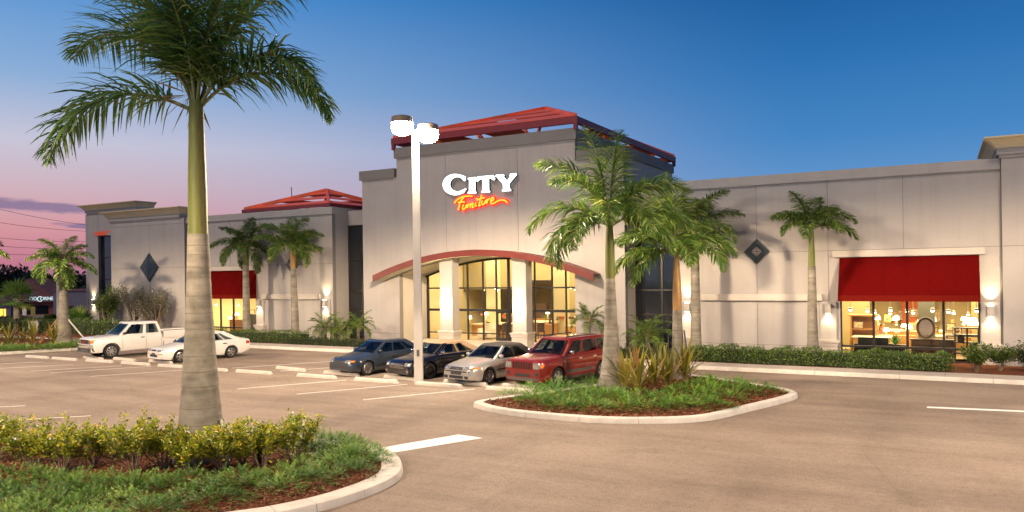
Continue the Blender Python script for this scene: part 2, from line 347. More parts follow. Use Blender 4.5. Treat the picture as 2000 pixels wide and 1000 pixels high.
def kerb(name, pts, closed=True, width=.30, h=.15, sgn=1):
    n = len(pts)
    prof = [(0, 0), (.015, h*.6), (.035, h*.92), (.07, h), (width-.02, h), (width, h-.02), (width, 0)]
    rows = []
    for d, z in prof:
        rows.append([(p.x, p.y, z) for p in offset(pts, d*sgn, closed)])
    if closed:
        for r_ in rows: r_.append(r_[0])
    # cast in lengths with an open joint between them
    m_ = len(rows[0]); step = 7; k = 0
    while k < m_-1:
        e = min(k+step, m_-1); seg = []
        for r_ in rows:
            q = [Vector(p) for p in r_[k:e+1]]; d0 = (q[1]-q[0]); d1 = (q[-2]-q[-1])
            q[0] = q[0]+d0.normalized()*.006 if d0.length > .02 else q[0]; q[-1] = q[-1]+d1.normalized()*.006 if d1.length > .02 else q[-1]; seg.append([tuple(p) for p in q])
        mb = MB(); mb.grid(seg); mb.add([s_[0] for s_ in seg], [tuple(range(len(seg)))]); mb.add([s_[-1] for s_ in seg], [tuple(range(len(seg)-1, -1, -1))])
        mb.build(name, MT['concrete'], smooth=True, kind='structure'); k = e
# ================================================================== THE SETTING
lot = MB().add([(-260, -60, 0), (60, -60, 0), (60, 32.32, 0), (-44, 32.32, 0), (-46.6, 32.32, 0), (-46.6, 200, 0), (-260, 200, 0)], [tuple(range(7))]).build('parking_lot', MT['asphalt'], kind='structure')
MB().add([(-900, -200, -.03), (300, -200, -.03), (300, 900, -.03), (-900, 900, -.03)], [(0, 1, 2, 3)]).build('ground', pm('far_ground', (.10, .085, .06), .95, var=.3, scale=.2), kind='structure')
# painted lines, parts of the lot
def line(a, b, wd=.11, mat='paint_line', z=.004):
    a = Vector(a); b = Vector(b); t = (b-a).normalized(); n_ = Vector((-t.y, t.x))*wd/2
    return MB().add([(*(a+n_), z), (*(a-n_), z), (*(b-n_), z), (*(b+n_), z)], [(0, 1, 2, 3)]).build('painted_line', MT[mat], lot)
SD = Vector((.524, .852))                       # direction of the angled stalls
for k in range(-6, 1):
    x = -17.0+3.02*k if k < 1 else 0
    if k in (-4, -3): continue
    line((x, 20.15), (x+2.18, 23.7))
for k in (-5, -4, -3, -2, -1, 0):               # far side of the double row, beside the cars
    x = -14.1+3.02*k
    line((x+.6, 24.75), (x+.6+2.9, 29.4))
for a, b in (((-29.5, 12.0), (-26.7, 14.5)), ((-25.6, 11.5), (-22.78, 14.3)), ((-22.0, 11.05), (-19.2, 13.75)), ((-33.4, 12.6), (-30.6, 15.3)), ((-39.4, 20.2), (-37.4, 22.6)), ((-36.7, 20.2), (-34.6, 23.3)), ((-42.3, 20.2), (-40.3, 22.8))): line(a, b)
MB().add([(-12.02, 14.31, .004), (-11.42, 14.08, .004), (-10.21, 16.69, .004), (-11.0, 16.78, .004)], [(0, 1, 2, 3)]).build('painted_line', MT['stop_bar'], lot)
MB().add([(-.42, 25.90, .004), (3.2, 26.42, .004), (3.2, 26.68, .004), (-.40, 26.18, .004)], [(0, 1, 2, 3)]).build('painted_line', MT['stop_bar'], lot)
# kerb, walk and planting strip along the shop front
def strip_kerb(x0, x1, y, name='kerb'):
    MB().side([(y, 0), (y+.02, .12), (y+.05, .148), (y+.16, .15), (y+.16, 0)], x0, x1).build(name, MT['concrete'], kind='structure')
x = -46.4
while x < 12: strip_kerb(x, x+2.985, 32.3); x += 3.0
x = -46.4
i = 0
while x < 12:
    MB().box(x, x+1.49, 32.462, 33.75, 0, .146+.003*(i % 2)).build('walk_slab', MT['walk'], kind='structure'); x += 1.5; i += 1
MB().box(-28.6, -17.1, 33.752, 40.15, 0, .142).build('entrance_walk', MT['walk'], kind='structure')
for a, b in ((-46.4, -28.604), (-17.096, 12)):
    MB().box(a, b, 33.752, 39.2, 0, .115).build('planting_bed', MT['mulch'], kind='structure')
MB().box(-75, -46.41, 33.4, 41.5, 0, .11).build('planting_bed', MT['mulch'], kind='structure')
# islands
def island(pts, name, n=6, z=.12, ksgn=1, width=.30):
    line_ = smooth_line(pts, n)
    kerb(name+'_kerb', line_, True, width, sgn=ksgn)
    inner = offset(line_, (width-.02)*ksgn)
    bm = bmesh.new(); vs = [bm.verts.new((p.x, p.y, z)) for p in inner]; f = bm.faces.new(vs)
    bmesh.ops.triangulate(bm, faces=[f]); me = bpy.data.meshes.new(name+'_bed'); bm.normal_update(); bm.to_mesh(me); bm.free(); me.materials.append(MT['mulch'])
    link(me, name+'_bed', kind='structure'); return inner
ISL = [(-12.95, 21.05), (-12.35, 20.15), (-11.03, 19.69), (-9.6, 19.60), (-8.15, 19.74), (-6.86, 20.26), (-5.73, 21.18), (-5.0, 23.07), (-4.15, 25.8), (-4.30, 26.9), (-5.2, 27.75), (-8.0, 29.4), (-9.4, 29.8), (-10.0, 29.0), (-10.6, 26.6), (-11.6, 24.0)]
isl_in = island(ISL, 'island')
FG = [(-9.67, 10.18), (-9.50, 11.11), (-9.53, 12.06), (-9.8, 12.8), (-10.48, 13.65), (-11.3, 14.2), (-12.3, 14.45), (-13.6, 14.25), (-16.5, 13.0), (-19.6, 11.55), (-24, 9.4), (-26, 6), (-24, 3.6), (-18, 3.6), (-14, 5.6), (-11.6, 7.6), (-10.2, 9.1)]
fg_in = island(FG, 'foreground_island', width=.46)
LI = [(-60, 14), (-50.4, 17.5), (-46.7, 23.9), (-45.4, 26.5), (-44.9, 27.6), (-46.2, 29.0), (-49.6, 30.6), (-54, 31.4), (-62, 30), (-66, 22)]
li_in = island(LI, 'side_island')
# ================================================================== THE STORE
T = 37.5
store = thing('furniture_store', 'long grey stucco furniture store with a tall central entrance tower', 'store building', (-22.85, T, 0))
GAP = .012
def wall_part(name, polys, y0, y1, mat='stucco', panels=True, gap=GAP):
    """a wall of cast panels: recessed backing plus one proud panel per polygon"""
    bk = MB()
    for p in polys: bk.wall(p, y0+.02, y1)
    o = bk.build(name, MT['joint'], store, world=True)
    for p in polys:
        c = [Vector(q) for q in p]; n = len(c); q2 = []
        ar = sum(c[i].x*c[(i+1) % n].y-c[(i+1) % n].x*c[i].y for i in range(n)); sg = 1 if ar > 0 else -1
        for i in range(n):
            e1 = (c[i]-c[i-1]).normalized(); e2 = (c[(i+1) % n]-c[i]).normalized()
            n1 = Vector((-e1.y, e1.x))*sg; n2 = Vector((-e2.y, e2.x))*sg
            m_ = n1+n2; k = gap/max(.3, 1+n1.dot(n2)); q2.append(tuple(c[i]+m_*k))
        MB().wall(q2, y0, y0+.03).build('wall_panel', MT[mat], o, world=True)
    return o
def rect(a, b, c, d): return [(a, c), (b, c), (b, d), (a, d)]
PB, PJ, PT = .65, 5.0, 8.2
def rows(xs, skip_low=()):
    out = []
    for a, b in zip(xs, xs[1:]):
        out.append(rect(a, b, PJ, PT))
        if (a, b) not in skip_low: out += [rect(a, b, PB, PJ), rect(a, b, .0, PB)]
    return out
# right wing, left wing (window bays left open)
WR, WL = (-3.97, 1.40), (-46.15, -40.95)
rw = rows([-11.6, -7.6, -4.45, -1.4, 2.2], {(-4.45, -1.4), (-1.4, 2.2)})
rw += [rect(-4.45, -3.97, PB, PJ), rect(-4.45, -3.97, 0, PB), rect(1.4, 2.2, PB, PJ), rect(1.4, 2.2, 0, PB), rect(-3.97, -1.4, 2.95, PJ), rect(-1.4, 1.4, 2.95, PJ)]
wall_part('right_wall', rw, T, T+.3)
lw = rows([-47.9, -43.4, -40.5, -37.5, -34.0], {(-47.9, -43.4), (-43.4, -40.5)})
lw += [rect(-47.9, -46.15, PB, PJ), rect(-47.9, -46.15, 0, PB), rect(-46.15, -43.4, 2.95, PJ), rect(-43.4, -40.95, 2.95, PJ), rect(-40.95, -40.5, PB, PJ), rect(-40.95, -40.5, 0, PB)]
wall_part('left_wall', lw, T, T+.3)
# corner bays
wall_part('end_wall', rows([-56.5, -51.85, -47.9])+[rect(-56.5, -51.85, PT, 8.6), rect(-51.85, -47.9, PT, 8.6)], T-.22, T+.3, gap=.010)
wall_part('end_wall', [rect(2.2, 6.5, PJ, PT+.4), rect(2.2, 6.5, PB, PJ), rect(2.2, 6.5, 0, PB), rect(6.5, 10.8, PJ, PT+.4), rect(6.5, 10.8, PB, PJ), rect(6.5, 10.8, 0, PB)], T-.30, T+.3)
# far pier set back at the left end
wall_part('end_wall', [rect(-65.4, -63.9, 5.0, 9.95), rect(-65.4, -63.9, .65, 5.0), rect(-65.4, -63.9, 0, .65), rect(-63.9, -58.6, 8.0, 9.95), rect(-60.5, -58.6, 0, 8.0)], 41.0, 41.4)
# the tower
C0 = -22.85
zs = lambda x: 5.20-.0276*(x-C0)**2
zt_ = lambda x: 5.54-.0268*(x-C0)**2
arc = lambda a, b, n=16: [(a+(b-a)*i/n, zs(a+(b-a)*i/n)) for i in range(n+1)]
OL, OR = -28.7, -17.05
TL, TR, UL, UR, ZS, ZU = -31.5, -14.2, -28.8, -16.92, 10.15, 11.3
J1, J2 = -25.22, -20.44
tower = [
    [(TL, PB), (OL, PB), (OL, zs(OL))]+arc(OL, J1, 8)[1:]+[(J1, ZU), (UL, ZU), (UL, ZS), (TL, ZS)],
    [(J1, zs(J1))]+arc(J1, J2, 10)[1:]+[(J2, ZU), (J1, ZU)],
    [(J2, zs(J2))]+arc(J2, OR, 8)[1:]+[(OR, PB), (TR, PB), (TR, ZS), (UR, ZS), (UR, ZU), (J2, ZU)],
    rect(TL, OL, 0, PB), rect(OR, TR, 0, PB)]
wall_part('tower_wall', tower, T, T+.35)
def part(name, mat, fn, parent=None, **k):
    mb = MB(); fn(mb); return mb.build(name, MT[mat], parent or store, world=True, **k)
# tower returns and the deep upper box
part('tower_side', 'stucco', lambda m: m.box(TR-.3, TR, T+.352, T+6, 0, ZS))
part('tower_side', 'stucco', lambda m: m.box(TL, TL+.3, T+.352, T+6, 0, ZS))
part('tower_side', 'stucco', lambda m: m.box(UR-.3, UR, T+.352, T+17, 8.4, ZU))
part('tower_side', 'stucco', lambda m: m.box(UL, UL+.3, T+.352, T+17, 8.4, ZU))
part('tower_back', 'stucco', lambda m: m.box(UL+.302, UR-.302, T+16.7, T+17, 8.4, ZU))
part('tower_roof', 'roof', lambda m: (m.box(TL+.31, TR-.31, T+.36, T+6, ZS-.3, ZS-.1), m.box(UL+.31, UR-.31, T+6.01, T+16.6, ZU-.3, ZU-.1)))
# parapet caps (dark band)
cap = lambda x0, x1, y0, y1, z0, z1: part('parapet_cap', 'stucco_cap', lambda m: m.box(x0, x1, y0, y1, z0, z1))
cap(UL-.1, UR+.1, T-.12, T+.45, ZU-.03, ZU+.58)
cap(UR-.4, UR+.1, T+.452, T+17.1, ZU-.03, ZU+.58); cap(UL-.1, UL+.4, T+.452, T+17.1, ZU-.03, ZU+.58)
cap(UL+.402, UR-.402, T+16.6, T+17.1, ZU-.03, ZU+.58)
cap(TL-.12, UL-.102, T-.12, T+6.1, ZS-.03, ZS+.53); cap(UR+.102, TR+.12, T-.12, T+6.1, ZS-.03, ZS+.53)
part('parapet', 'stucco', lambda m: m.box(-11.7, 2.19, T-.10, T+.45, PT-.02, 8.62)); part('parapet', 'stucco', lambda m: m.box(-47.88, -33.9, T-.10, T+.45, PT-.02, 8.62))
for q_ in ((-11.5, 10.8, T+.46, T+34, 7.7, 7.95), (-58, -34.1, T+.46, T+34, 7.7, 7.95), (-34.0, -11.6, T+6.2, T+34, 7.7, 7.95)): part('roof_slab', 'roof', lambda m: m.box(*q_))
for q_ in ((-65.4, 10.8, T+34.01, T+34.3, 0, 8.6), (10.81, 11.1, T, T+34.3, 0, 8.6), (-65.7, -65.41, 41, T+34.3, 0, 9.9)): part('rear_wall', 'stucco', lambda m: m.box(*q_))
for q_ in ((-34.3, -34.0, T+.302, T+2.6, 0, 8.62), (-11.6, -11.3, T+.302, T+2.6, 0, 8.6), (-56.5, -56.2, T+.302, 41.0, 0, 8.6)): part('return_wall', 'stucco', lambda m: m.box(*q_))
# flared cornices on the corner bays and far pier
def cornice(x0, x1, y0, z0, h1, h2, ov, depth):
    def fr(m):
        m.box(x0-.06, x1+.06, y0-.06, y0+depth, z0, z0+h1*.35)
        m.box(x0-.14, x1+.14, y0-.14, y0+depth, z0+h1*.352, z0+h1)
    o = part('cornice', 'stucco', fr)
    def fl(m):
        z1, z2 = z0+h1+.002, z0+h1+h2; a, b = .16, ov
        q = [(a, z1), (a+(b-a)*.30, z1+(z2-z1)*.42), (a+(b-a)*.66, z1+(z2-z1)*.76), (b, z2-.06), (b, z2)]
        rows_ = [[(x0-d, y0-d, z), (x1+d, y0-d, z), (x1+d, y0+depth, z), (x0-d, y0+depth, z), (x0-d, y0-d, z)] for d, z in q]
        m.grid(rows_); m.add([p for p in rows_[-1][:4]], [(0, 1, 2, 3)])
    part('cornice_flare', 'cornice', fl, o)
cornice(-56.5, -48.4, T-.22, 8.55, .34, .50, .58, 1.6)
cornice(2.2, 10.8, T-.30, 8.60, .38, .44, .60, 6)
cornice(-65.4, -58.6, 41.0, 9.9, .32, .46, .62, 1.5)
# ledges, pilasters with pedestals
part('ledge', 'stucco_pale', lambda m: m.box(-10.32, -4.73, T-.16, T-.002, 2.73, 3.03)); part('ledge', 'stucco_pale', lambda m: m.box(-40.29, -35.03, T-.16, T-.002, 2.70, 3.03))
def pilaster(x, wd=.34, y=T, pw=.46):
    o = part('pilaster', 'stucco', lambda m: m.box(x-wd, x+wd, y-.10, y-.002, .96, 2.70 if y == T else 3.2))
    part('pedestal', 'stucco_pale', lambda m: (m.box(x-pw, x+pw, y-.26, y-.002, .84, .96), m.box(x-pw+.05, x+pw-.05, y-.20, y-.002, .70, .838), m.box(x-pw+.09, x+pw-.09, y-.15, y-.002, .115, .698)), o)
for px_ in (-4.47, -10.93, 1.78, -40.48, -34.55): pilaster(px_)
# awnings over the shop windows
def awning(x0, x1, t0, t1):
    a = part('awning', 'awning', lambda m: m.side([(T-.02, 4.66), (T-.86, 3.03), (T-.86, 3.00), (T-.02, 3.00)], x0, x1))
    part('valance', 'valance', lambda m: (m.box(x0, x1, T-.862, T-.84, 2.74, 2.999), m.box(x0, x0+.02, T-.838, T-.02, 2.74, 2.999), m.box(x1-.02, x1, T-.838, T-.02, 2.74, 2.999)), a)
    for k in range(1, 6):       # stitched seams between the canvas widths
        xs_ = x0+(x1-x0)*k/6
        part('awning_seam', 'awning', lambda m: m.side([(T-.035, 4.655), (T-.868, 3.03), (T-.874, 3.035), (T-.04, 4.663)], xs_-.012, xs_+.012), a)
    part('awning_trim', 'stucco_pale', lambda m: m.box(t0, t1, T-.14, T-.002, 4.69, 4.98))
awning(-3.98, 1.40, -4.27, 1.60); awning(-46.3, -40.86, -46.6, -40.58)
# diamonds: tiled frame of four bars round a pale centre tile
def diamond(cx, cz, hw, hh, y):
    o = part('diamond_ornament', 'slate', lambda m: m.wall([(cx, cz-hh), (cx+hw, cz), (cx, cz+hh), (cx-hw, cz)], y-.05, y-.002))
    k = .42; g = .035
    P = [(cx, cz+hh), (cx+hw, cz), (cx, cz-hh), (cx-hw, cz)]; Q = [(cx+(p[0]-cx)*k, cz+(p[1]-cz)*k) for p in P]
    for i in range(4):
        a, b, c, d = Vector(P[i]), Vector(P[(i+1) % 4]), Vector(Q[(i+1) % 4]), Vector(Q[i]); m_ = (a+b+c+d)/4
        part('slate_tile', 'slate', lambda m: m.wall([tuple(m_+(q-m_)*.93) for q in (a, b, c, d)], y-.09, y-.051), o)
        tri = [Vector((cx, cz)), Vector(Q[i]), Vector(Q[(i+1) % 4])]; m2 = sum(tri, Vector((0, 0)))/3
        part('pale_tile', 'slate_pale' if hw < .8 else 'slate', lambda m: m.wall([tuple(m2+(q-m2)*.88) for q in tri], y-.08, y-.051), o)
diamond(-7.59, 5.05, .585, .595, T); diamond(-37.49, 5.0, .585, .595, T); diamond(-51.85, 5.05, 1.06, 1.08, T-.22)
# windows: frame, mullions, panes
def window(x0, x1, z0, z1, y, xs, zs_, glass='glass', mat='black_frame', fw_=.05, dep=.10, name='window'):
    w_ = part(name, mat, lambda m: (m.box(x0, x0+fw_, y, y+dep, z0, z1), m.box(x1-fw_, x1, y, y+dep, z0, z1), m.box(x0+fw_, x1-fw_, y, y+dep, z0, z0+fw_), m.box(x0+fw_, x1-fw_, y, y+dep, z1-fw_, z1)))
    X = [x0+fw_]+list(xs)+[x1-fw_]; Z = [z0+fw_]+list(zs_)+[z1-fw_]
    for xx in xs: part('mullion', mat, lambda m: m.box(xx-.05, xx+.05, y+.002, y+dep-.002, z0+fw_, z1-fw_), w_)
    for zz in zs_: part('rail', mat, lambda m: m.box(x0+fw_, x1-fw_, y+.006, y+dep-.006, zz-.045, zz+.045), w_)
    for a, b in zip(X, X[1:]):
        for c, d in zip(Z, Z[1:]): part('pane', glass, lambda m: m.box(a, b, y+.045, y+.055, c, d), w_)
    return w_
window(WR[0], WR[1], .12, 2.95, T+.12, [-2.63, -1.30, .08], [.69])
window(WL[0], WL[1], .12, 2.95, T+.12, [-44.62, -43.32, -42.08], [.69])
for x0, x1 in ((-34.0, -31.5), (-14.2, -11.6)):
    window(x0+.002, x1-.002, .12, 7.5, 39.0, [x0+1.15, x0+1.95] if x0 < -30 else [x0+1.45], [1.9, 3.2, 5.2], 'dark_glass', 'bronze')
    part('spandrel', 'stucco', lambda m: m.box(x0+.002, x1-.002, 39.0, 39.3, 7.502, 8.45))
wf = window(-63.898, -60.502, .12, 7.95, 41.25, [-62.4], [2.4, 4.2, 6.1], 'dark_glass', 'bronze')
part('window_head', 'red_steel', lambda m: m.box(-64.15, -60.3, 40.84, 40.998, 8.0, 8.34))
# canopy: arched red fascia over the doors, plaster soffit behind it
def arcpoly(a, b, f0, f1, n=24):
    return [(a+(b-a)*i/n, f0(a+(b-a)*i/n)) for i in range(n+1)]+[(b-(b-a)*i/n, f1(b-(b-a)*i/n)) for i in range(n+1)]
cano = part('entrance_canopy', 'fascia', lambda m: m.wall(arcpoly(-29.95, -15.55, zs, zt_), T-1.0, T-.9), ang=25)
part('canopy_roof', 'fascia', lambda m: m.wall(arcpoly(-29.95, -15.55, lambda x: zt_(x)-.06, zt_), T-.898, T-.002), cano)
part('soffit', 'soffit', lambda m: m.wall(arcpoly(-29.93, -15.57, lambda x: zs(x)+.01, lambda x: zs(x)+.06), T-.898, T-.002), cano)
part('soffit', 'soffit', lambda m: m.wall(arcpoly(OL+.002, OR-.002, lambda x: zs(x)-.02, lambda x: zs(x)+.03), T+.352, 40.5), cano)
for q_ in ((OL-.3, OL, T+.352, 40.6, 0, 5.4), (OR, OR+.3, T+.352, 40.6, 0, 5.4)): part('return_wall', 'stucco_pale', lambda m: m.box(*q_))
part('call_box', 'dark_plastic', lambda m: m.box(OL+.002, OL+.07, 39.5, 39.66, 1.2, 1.42))
M_BULB = emi('lamp_glow', (1, .86, .58), 14)
MT['bulb'] = M_BULB; MT['bulb_soft'] = emi('lamp_soft', (1, .80, .48), 4)
for x, y in ((-26.3, 38.6), (-22.9, 38.9), (-19.4, 38.6)):
    dl = part('downlight', 'alloy', lambda m: m.lathe([(.13, zs(x)-.03), (.10, zs(x)-.045), (.08, zs(x)-.03)], 14, c=(x, y, 0)), cano)
    part('bulb', 'bulb', lambda m: m.add([(x+.08*math.cos(a*math.pi/5), y+.08*math.sin(a*math.pi/5), zs(x)-.036) for a in range(10)], [tuple(range(10))]), dl)
    spot('downlight_light', (x, y, zs(x)-.08), (0, 0, -1), 90, (1, .78, .45), R(140))
for x0 in (-25.40, -20.60):
    x1 = x0+.86; y0, y1 = 37.0, 37.72
    o = part('column', 'stucco', lambda m: (m.box(x0, x1, y0, y1, .93, min(zs(x0), zs(x1))-.12), m.box(x0-.03, x1+.03, y0-.03, y1+.03, min(zs(x0), zs(x1))-.118, max(zs(x0), zs(x1))+.0)))
    part('pedestal', 'stucco_pale', lambda m: (m.box(x0-.13, x1+.13, y0-.13, y1+.13, .84, .928), m.box(x0-.09, x1+.09, y0-.09, y1+.09, .70, .838), m.box(x0-.05, x1+.05, y0-.05, y1+.05, .14, .698)), o)
# glazed entrance wall with an arched head
YG = 40.2
zg = lambda x: 5.03-.0302*(x-C0)**2
ms = [-28.55, -26.85, -25.55, -24.44, -23.50, -22.64, -20.88, -19.74, -18.86, -17.2]
eg = part('entrance_glazing', 'black_frame', lambda m: m.wall(arcpoly(-28.695, -17.055, zg, lambda x: zg(x)+.11), YG, YG+.12))
part('head_wall', 'soffit', lambda m: m.wall(arcpoly(-28.695, -17.055, lambda x: zg(x)+.112, lambda x: zs(x)+.02), YG+.02, YG+.1), eg)
for i, xx in enumerate(ms):
    hwm = .075 if i in (0, 5, 9) else .04
    part('mullion', 'black_frame', lambda m: m.box(xx-hwm, xx+hwm, YG+.002, YG+.118, .142, zg(xx)+.02), eg)
for zz, hh in ((3.33, .045), (1.97, .075), (.55, .035)): part('rail', 'black_frame', lambda m: m.box(-28.6, -17.1, YG+.006, YG+.114, zz-hh, zz+hh), eg)
for i, (a, b) in enumerate(zip(ms, ms[1:])):
    for c, d in ((.142, .55), (.55, 1.97), (1.97, 3.33)): part('pane', 'glass', lambda m: m.box(a, b, YG+.05, YG+.06, c, d), eg)
    part('pane', 'glass', lambda m: m.wall([(a, 3.33), (b, 3.33), (b, zg(b)), (a, zg(a))], YG+.05, YG+.06), eg)
    if i in (4, 5):
        part('door', 'black_frame', lambda m: (m.box(a+.08, a+.16, YG-.03, YG-.001, .15, 1.90), m.box(b-.16, b-.08, YG-.03, YG-.001, .15, 1.90), m.box(a+.162, b-.162, YG-.03, YG-.001, 1.80, 1.90), m.box(a+.162, b-.162, YG-.03, YG-.001, .15, .32), m.box(b-.26, b-.20, YG-.07, YG-.031, .75, 1.25)), eg)
# open steel hip frames over the roof: ring beams, hip rafters, sloping red louvres
def hip_frame(x0, x1, y0, y1, zb, zap, bh, apx=None, nl=4, posts=True, fill=.70):
    ax, ay = ((x0+x1)/2, (y0+y1)/2) if apx is None else apx
    A = Vector((ax, ay, zap)); Cn = [Vector((x0, y0, zb)), Vector((x1, y0, zb)), Vector((x1, y1, zb)), Vector((x0, y1, zb))]
    root = part('roof_frame', 'dark_red', lambda m: [m.beam(Cn[i]+(Cn[(i+1) % 4]-Cn[i]).normalized()*(.12 if i % 2 else -.12)-Vector((0, 0, bh/2)), Cn[(i+1) % 4]-(Cn[(i+1) % 4]-Cn[i]).normalized()*(.12 if i % 2 else -.12)-Vector((0, 0, bh/2)), .22, bh) for i in range(4)])
    for i in range(4):
        part('hip_rafter', 'red_steel', lambda m: m.beam(Cn[i]+Vector((0, 0, .02)), A, .18, .26), root)
        if posts: part('post', 'dark_red', lambda m: m.box(Cn[i].x-.1, Cn[i].x+.1, Cn[i].y-.1, Cn[i].y+.1, zb-bh-.34, zb-bh-.002), root)
        a, b = Cn[i], Cn[(i+1) % 4]
        for k in range(nl):
            f0, f1 = (k+.20)/nl, min((k+.20+fill)/nl, .985)
            p = [a+(A-a)*f0, b+(A-b)*f0, b+(A-b)*f1, a+(A-a)*f1]; nrm_ = (p[1]-p[0]).cross(p[3]-p[0]).normalized()*.05
            part('louvre', 'red_steel', lambda m: m.add([q for q in p]+[q-nrm_ for q in p], [(0, 1, 2, 3), (7, 6, 5, 4), (0, 4, 5, 1), (1, 5, 6, 2), (2, 6, 7, 3), (3, 7, 4, 0)]), root)
        for f in (.25, .5, .75):
            q = a+(b-a)*f; c_ = Vector((ax, ay, zb-bh-.3))
            d_ = (c_-q); d_.z = 0; d_.normalize()
            part('strut', 'red_steel', lambda m: m.beam(q+Vector((0, 0, -bh-.002)), q+d_*.9+Vector((0, 0, -bh-.45)), .16, .2), root)
    return root
hip_frame(UL-.1, UR+.1, T-.1, T+17.1, 12.48, 15.15, .37, nl=3, fill=.64)
hip_frame(-42.3, -34.5, T+.3, T+8.3, 8.90, 10.35, .20, nl=3, fill=.44)
part('antenna', 'dark_plastic', lambda m: m.tube([(-40.4, T+3, 8.6), (-40.5, T+3, 10.6)], .03, 5))
# ================================================================== INSIDE THE SHOP
MT['in_wall'] = pm('interior_wall', (.60, .53, .33), .9, var=.03)
MT['in_olive'] = pm('interior_olive', (.36, .30, .15), .9, var=.03)
MT['in_grey'] = pm('interior_grey', (.13, .125, .10), .8, var=.05)
MT['in_red'] = pm('interior_terracotta', (.50, .13, .05), .9, var=.05)
MT['in_floor'] = pm('interior_floor', (.42, .32, .20), .5, var=.15, scale=3)
MT['in_ceiling'] = pm('interior_ceiling', (.66, .58, .42), .9, var=.03)
MT['wood'] = pm('honey_wood', (.42, .20, .065), .45, var=.25, scale=4, stretch=(6, 6, 1))
MT['dark_wood'] = pm('dark_wood', (.060, .036, .022), .4, var=.25, scale=4, stretch=(6, 6, 1))
MT['black_leather'] = pm('black_leather', (.010, .010, .011), .35, var=.2, scale=20)
MT['linen'] = pm('linen', (.66, .60, .48), .9, var=.1, scale=20)
MT['mirror'] = pm('mirror_glass', (.8, .8, .8), .03, metal=1, var=.01)
MT['art'] = pm('painted_canvas', (.42, .32, .20), .8, var=.7, scale=9)
def room(x0, x1, y0, y1, z1, back=None):
    part('interior_floor', 'in_floor', lambda m: m.box(x0, x1, y0, y1, .02, .115))
    part('interior_ceiling', 'in_ceiling', lambda m: m.box(x0, x1, y0, y1, z1, z1+.1))
    part('interior_wall', 'in_wall', lambda m: (m.box(x0, x1, y1, y1+.1, .115, z1), m.box(x0-.1, x0, y0, y1, .115, z1), m.box(x1, x1+.1, y0, y1, .115, z1)))
room(-6.2, 3.4, 37.9, 47.5, 2.98); room(-48.2, -38.9, 37.9, 46.5, 2.98); room(-30.4, -15.4, 40.65, 54, 6.0)
part('interior_wall', 'in_red', lambda m: m.box(-1.9, -.3, 46.9, 47.3, .13, 2.9)); part('interior_wall', 'in_olive', lambda m: (m.box(-4.9, -3.3, 44.6, 44.8, .13, 2.97), m.box(1.3, 2.6, 44.3, 44.5, .13, 2.97)))
part('interior_pillar', 'in_grey', lambda m: m.box(-.95, -.25, 40.2, 40.8, .13, 2.97))
part('interior_wall', 'in_olive', lambda m: (m.box(-30.3, -25.2, 47.2, 47.4, 3.1, 5.95), m.box(-22.4, -15.5, 47.2, 47.4, .13, 5.95), m.box(-25.2, -22.4, 47.2, 47.4, 3.7, 5.95)))
part('interior_pillar', 'in_wall', lambda m: (m.box(-26.6, -25.9, 44.2, 44.9, .13, 5.95), m.box(-21.6, -20.8, 44.2, 44.9, .13, 5.95), m.box(-18.1, -17.5, 43.6, 44.2, .13, 5.95)))
WARM = (1, .80, .46)
area('shop_light', (-1.4, 41.5, 2.93), 7, 6, 760, WARM); area('shop_light', (-43.5, 41.2, 2.93), 7, 6, 760, WARM); area('shop_light', (-22.9, 44.0, 5.9), 12, 5.5, 1250, WARM)
# rows of small ceiling fittings, each hung as a thing of its own
def fitting(x, y, z, label):
    t = thing('ceiling_lamp', label, 'lamp', (x, y, z), 0, 'warm spotlights under the shop ceiling')
    MB().lathe([(.012, .72), (.012, .02), (.09, .0), (.08, -.10)], 8).build('lamp_shade', MT['alloy'], t)
    MB().lathe([(.001, -.17), (.055, -.15), (.075, -.105), (.001, -.09)], 8).build('bulb', MT['bulb'], t)
for i in range(13): fitting(-3.7+.42*i+(.2 if i % 2 else 0), 39.0+(i % 4)*1.3, 2.36-.12*(i % 4), 'small warm spotlight under the ceiling behind the right shop window')
for i in range(6): fitting(-46.6+1.0*i, 38.9+(i % 3)*1.2, 2.34-.10*(i % 3), 'small warm spotlight under the ceiling behind the left shop window')
for i in range(6): fitting(-26.2+.55*i if i < 3 else -20.2+.6*(i-3), 43.2+(i % 2)*.6, 3.25+.1*(i % 2), 'small warm pendant spotlight hanging inside the glazed entrance')
def ofurn(name, label, cat, loc, rz, parts):
    t = thing(name, label, cat, loc, rz)
    for nm_, mat, fn in parts:
        mb = MB(); fn(mb); mb.build(nm_, MT[mat], t)
    return t
ofurn('sofa', 'black leather sofa with its back against the right shop window', 'sofa', (-2.72, 38.5, .115), 0, [('backrest', 'black_leather', lambda m: m.box(-.62, .62, -.12, .12, .12, .92)), ('seat', 'black_leather', lambda m: m.box(-.62, .62, .122, .75, .12, .45)), ('armrest', 'black_leather', lambda m: m.box(-.80, -.622, -.12, .75, .0, .62)), ('armrest', 'black_leather', lambda m: m.box(.622, .80, -.12, .75, .0, .62))])
pt = ofurn('planter', 'black box planter with a spiky green plant behind the shop window', 'planter', (-1.72, 38.6, .115), 0, [('planter_box', 'black_leather', lambda m: m.box(-.42, .42, -.25, .25, 0, .62))])
MT['spiky'] = leafm('spiky_leaf', [(0, (.03, .12, .02)), (.6, (.08, .25, .04)), (1, (.20, .40, .08))], .4)
mb = MB()
for i in range(46):
    a = random.uniform(0, 6.28); e = random.uniform(.25, 1.45); d = Vector((math.cos(a)*math.cos(e), math.sin(a)*math.cos(e), math.sin(e)))
    mb.leaf((-.1, 0, .60), d, (0, 0, 1), random.uniform(.4, .7), .06)
mb.build('spiky_plant', MT['spiky'], pt)
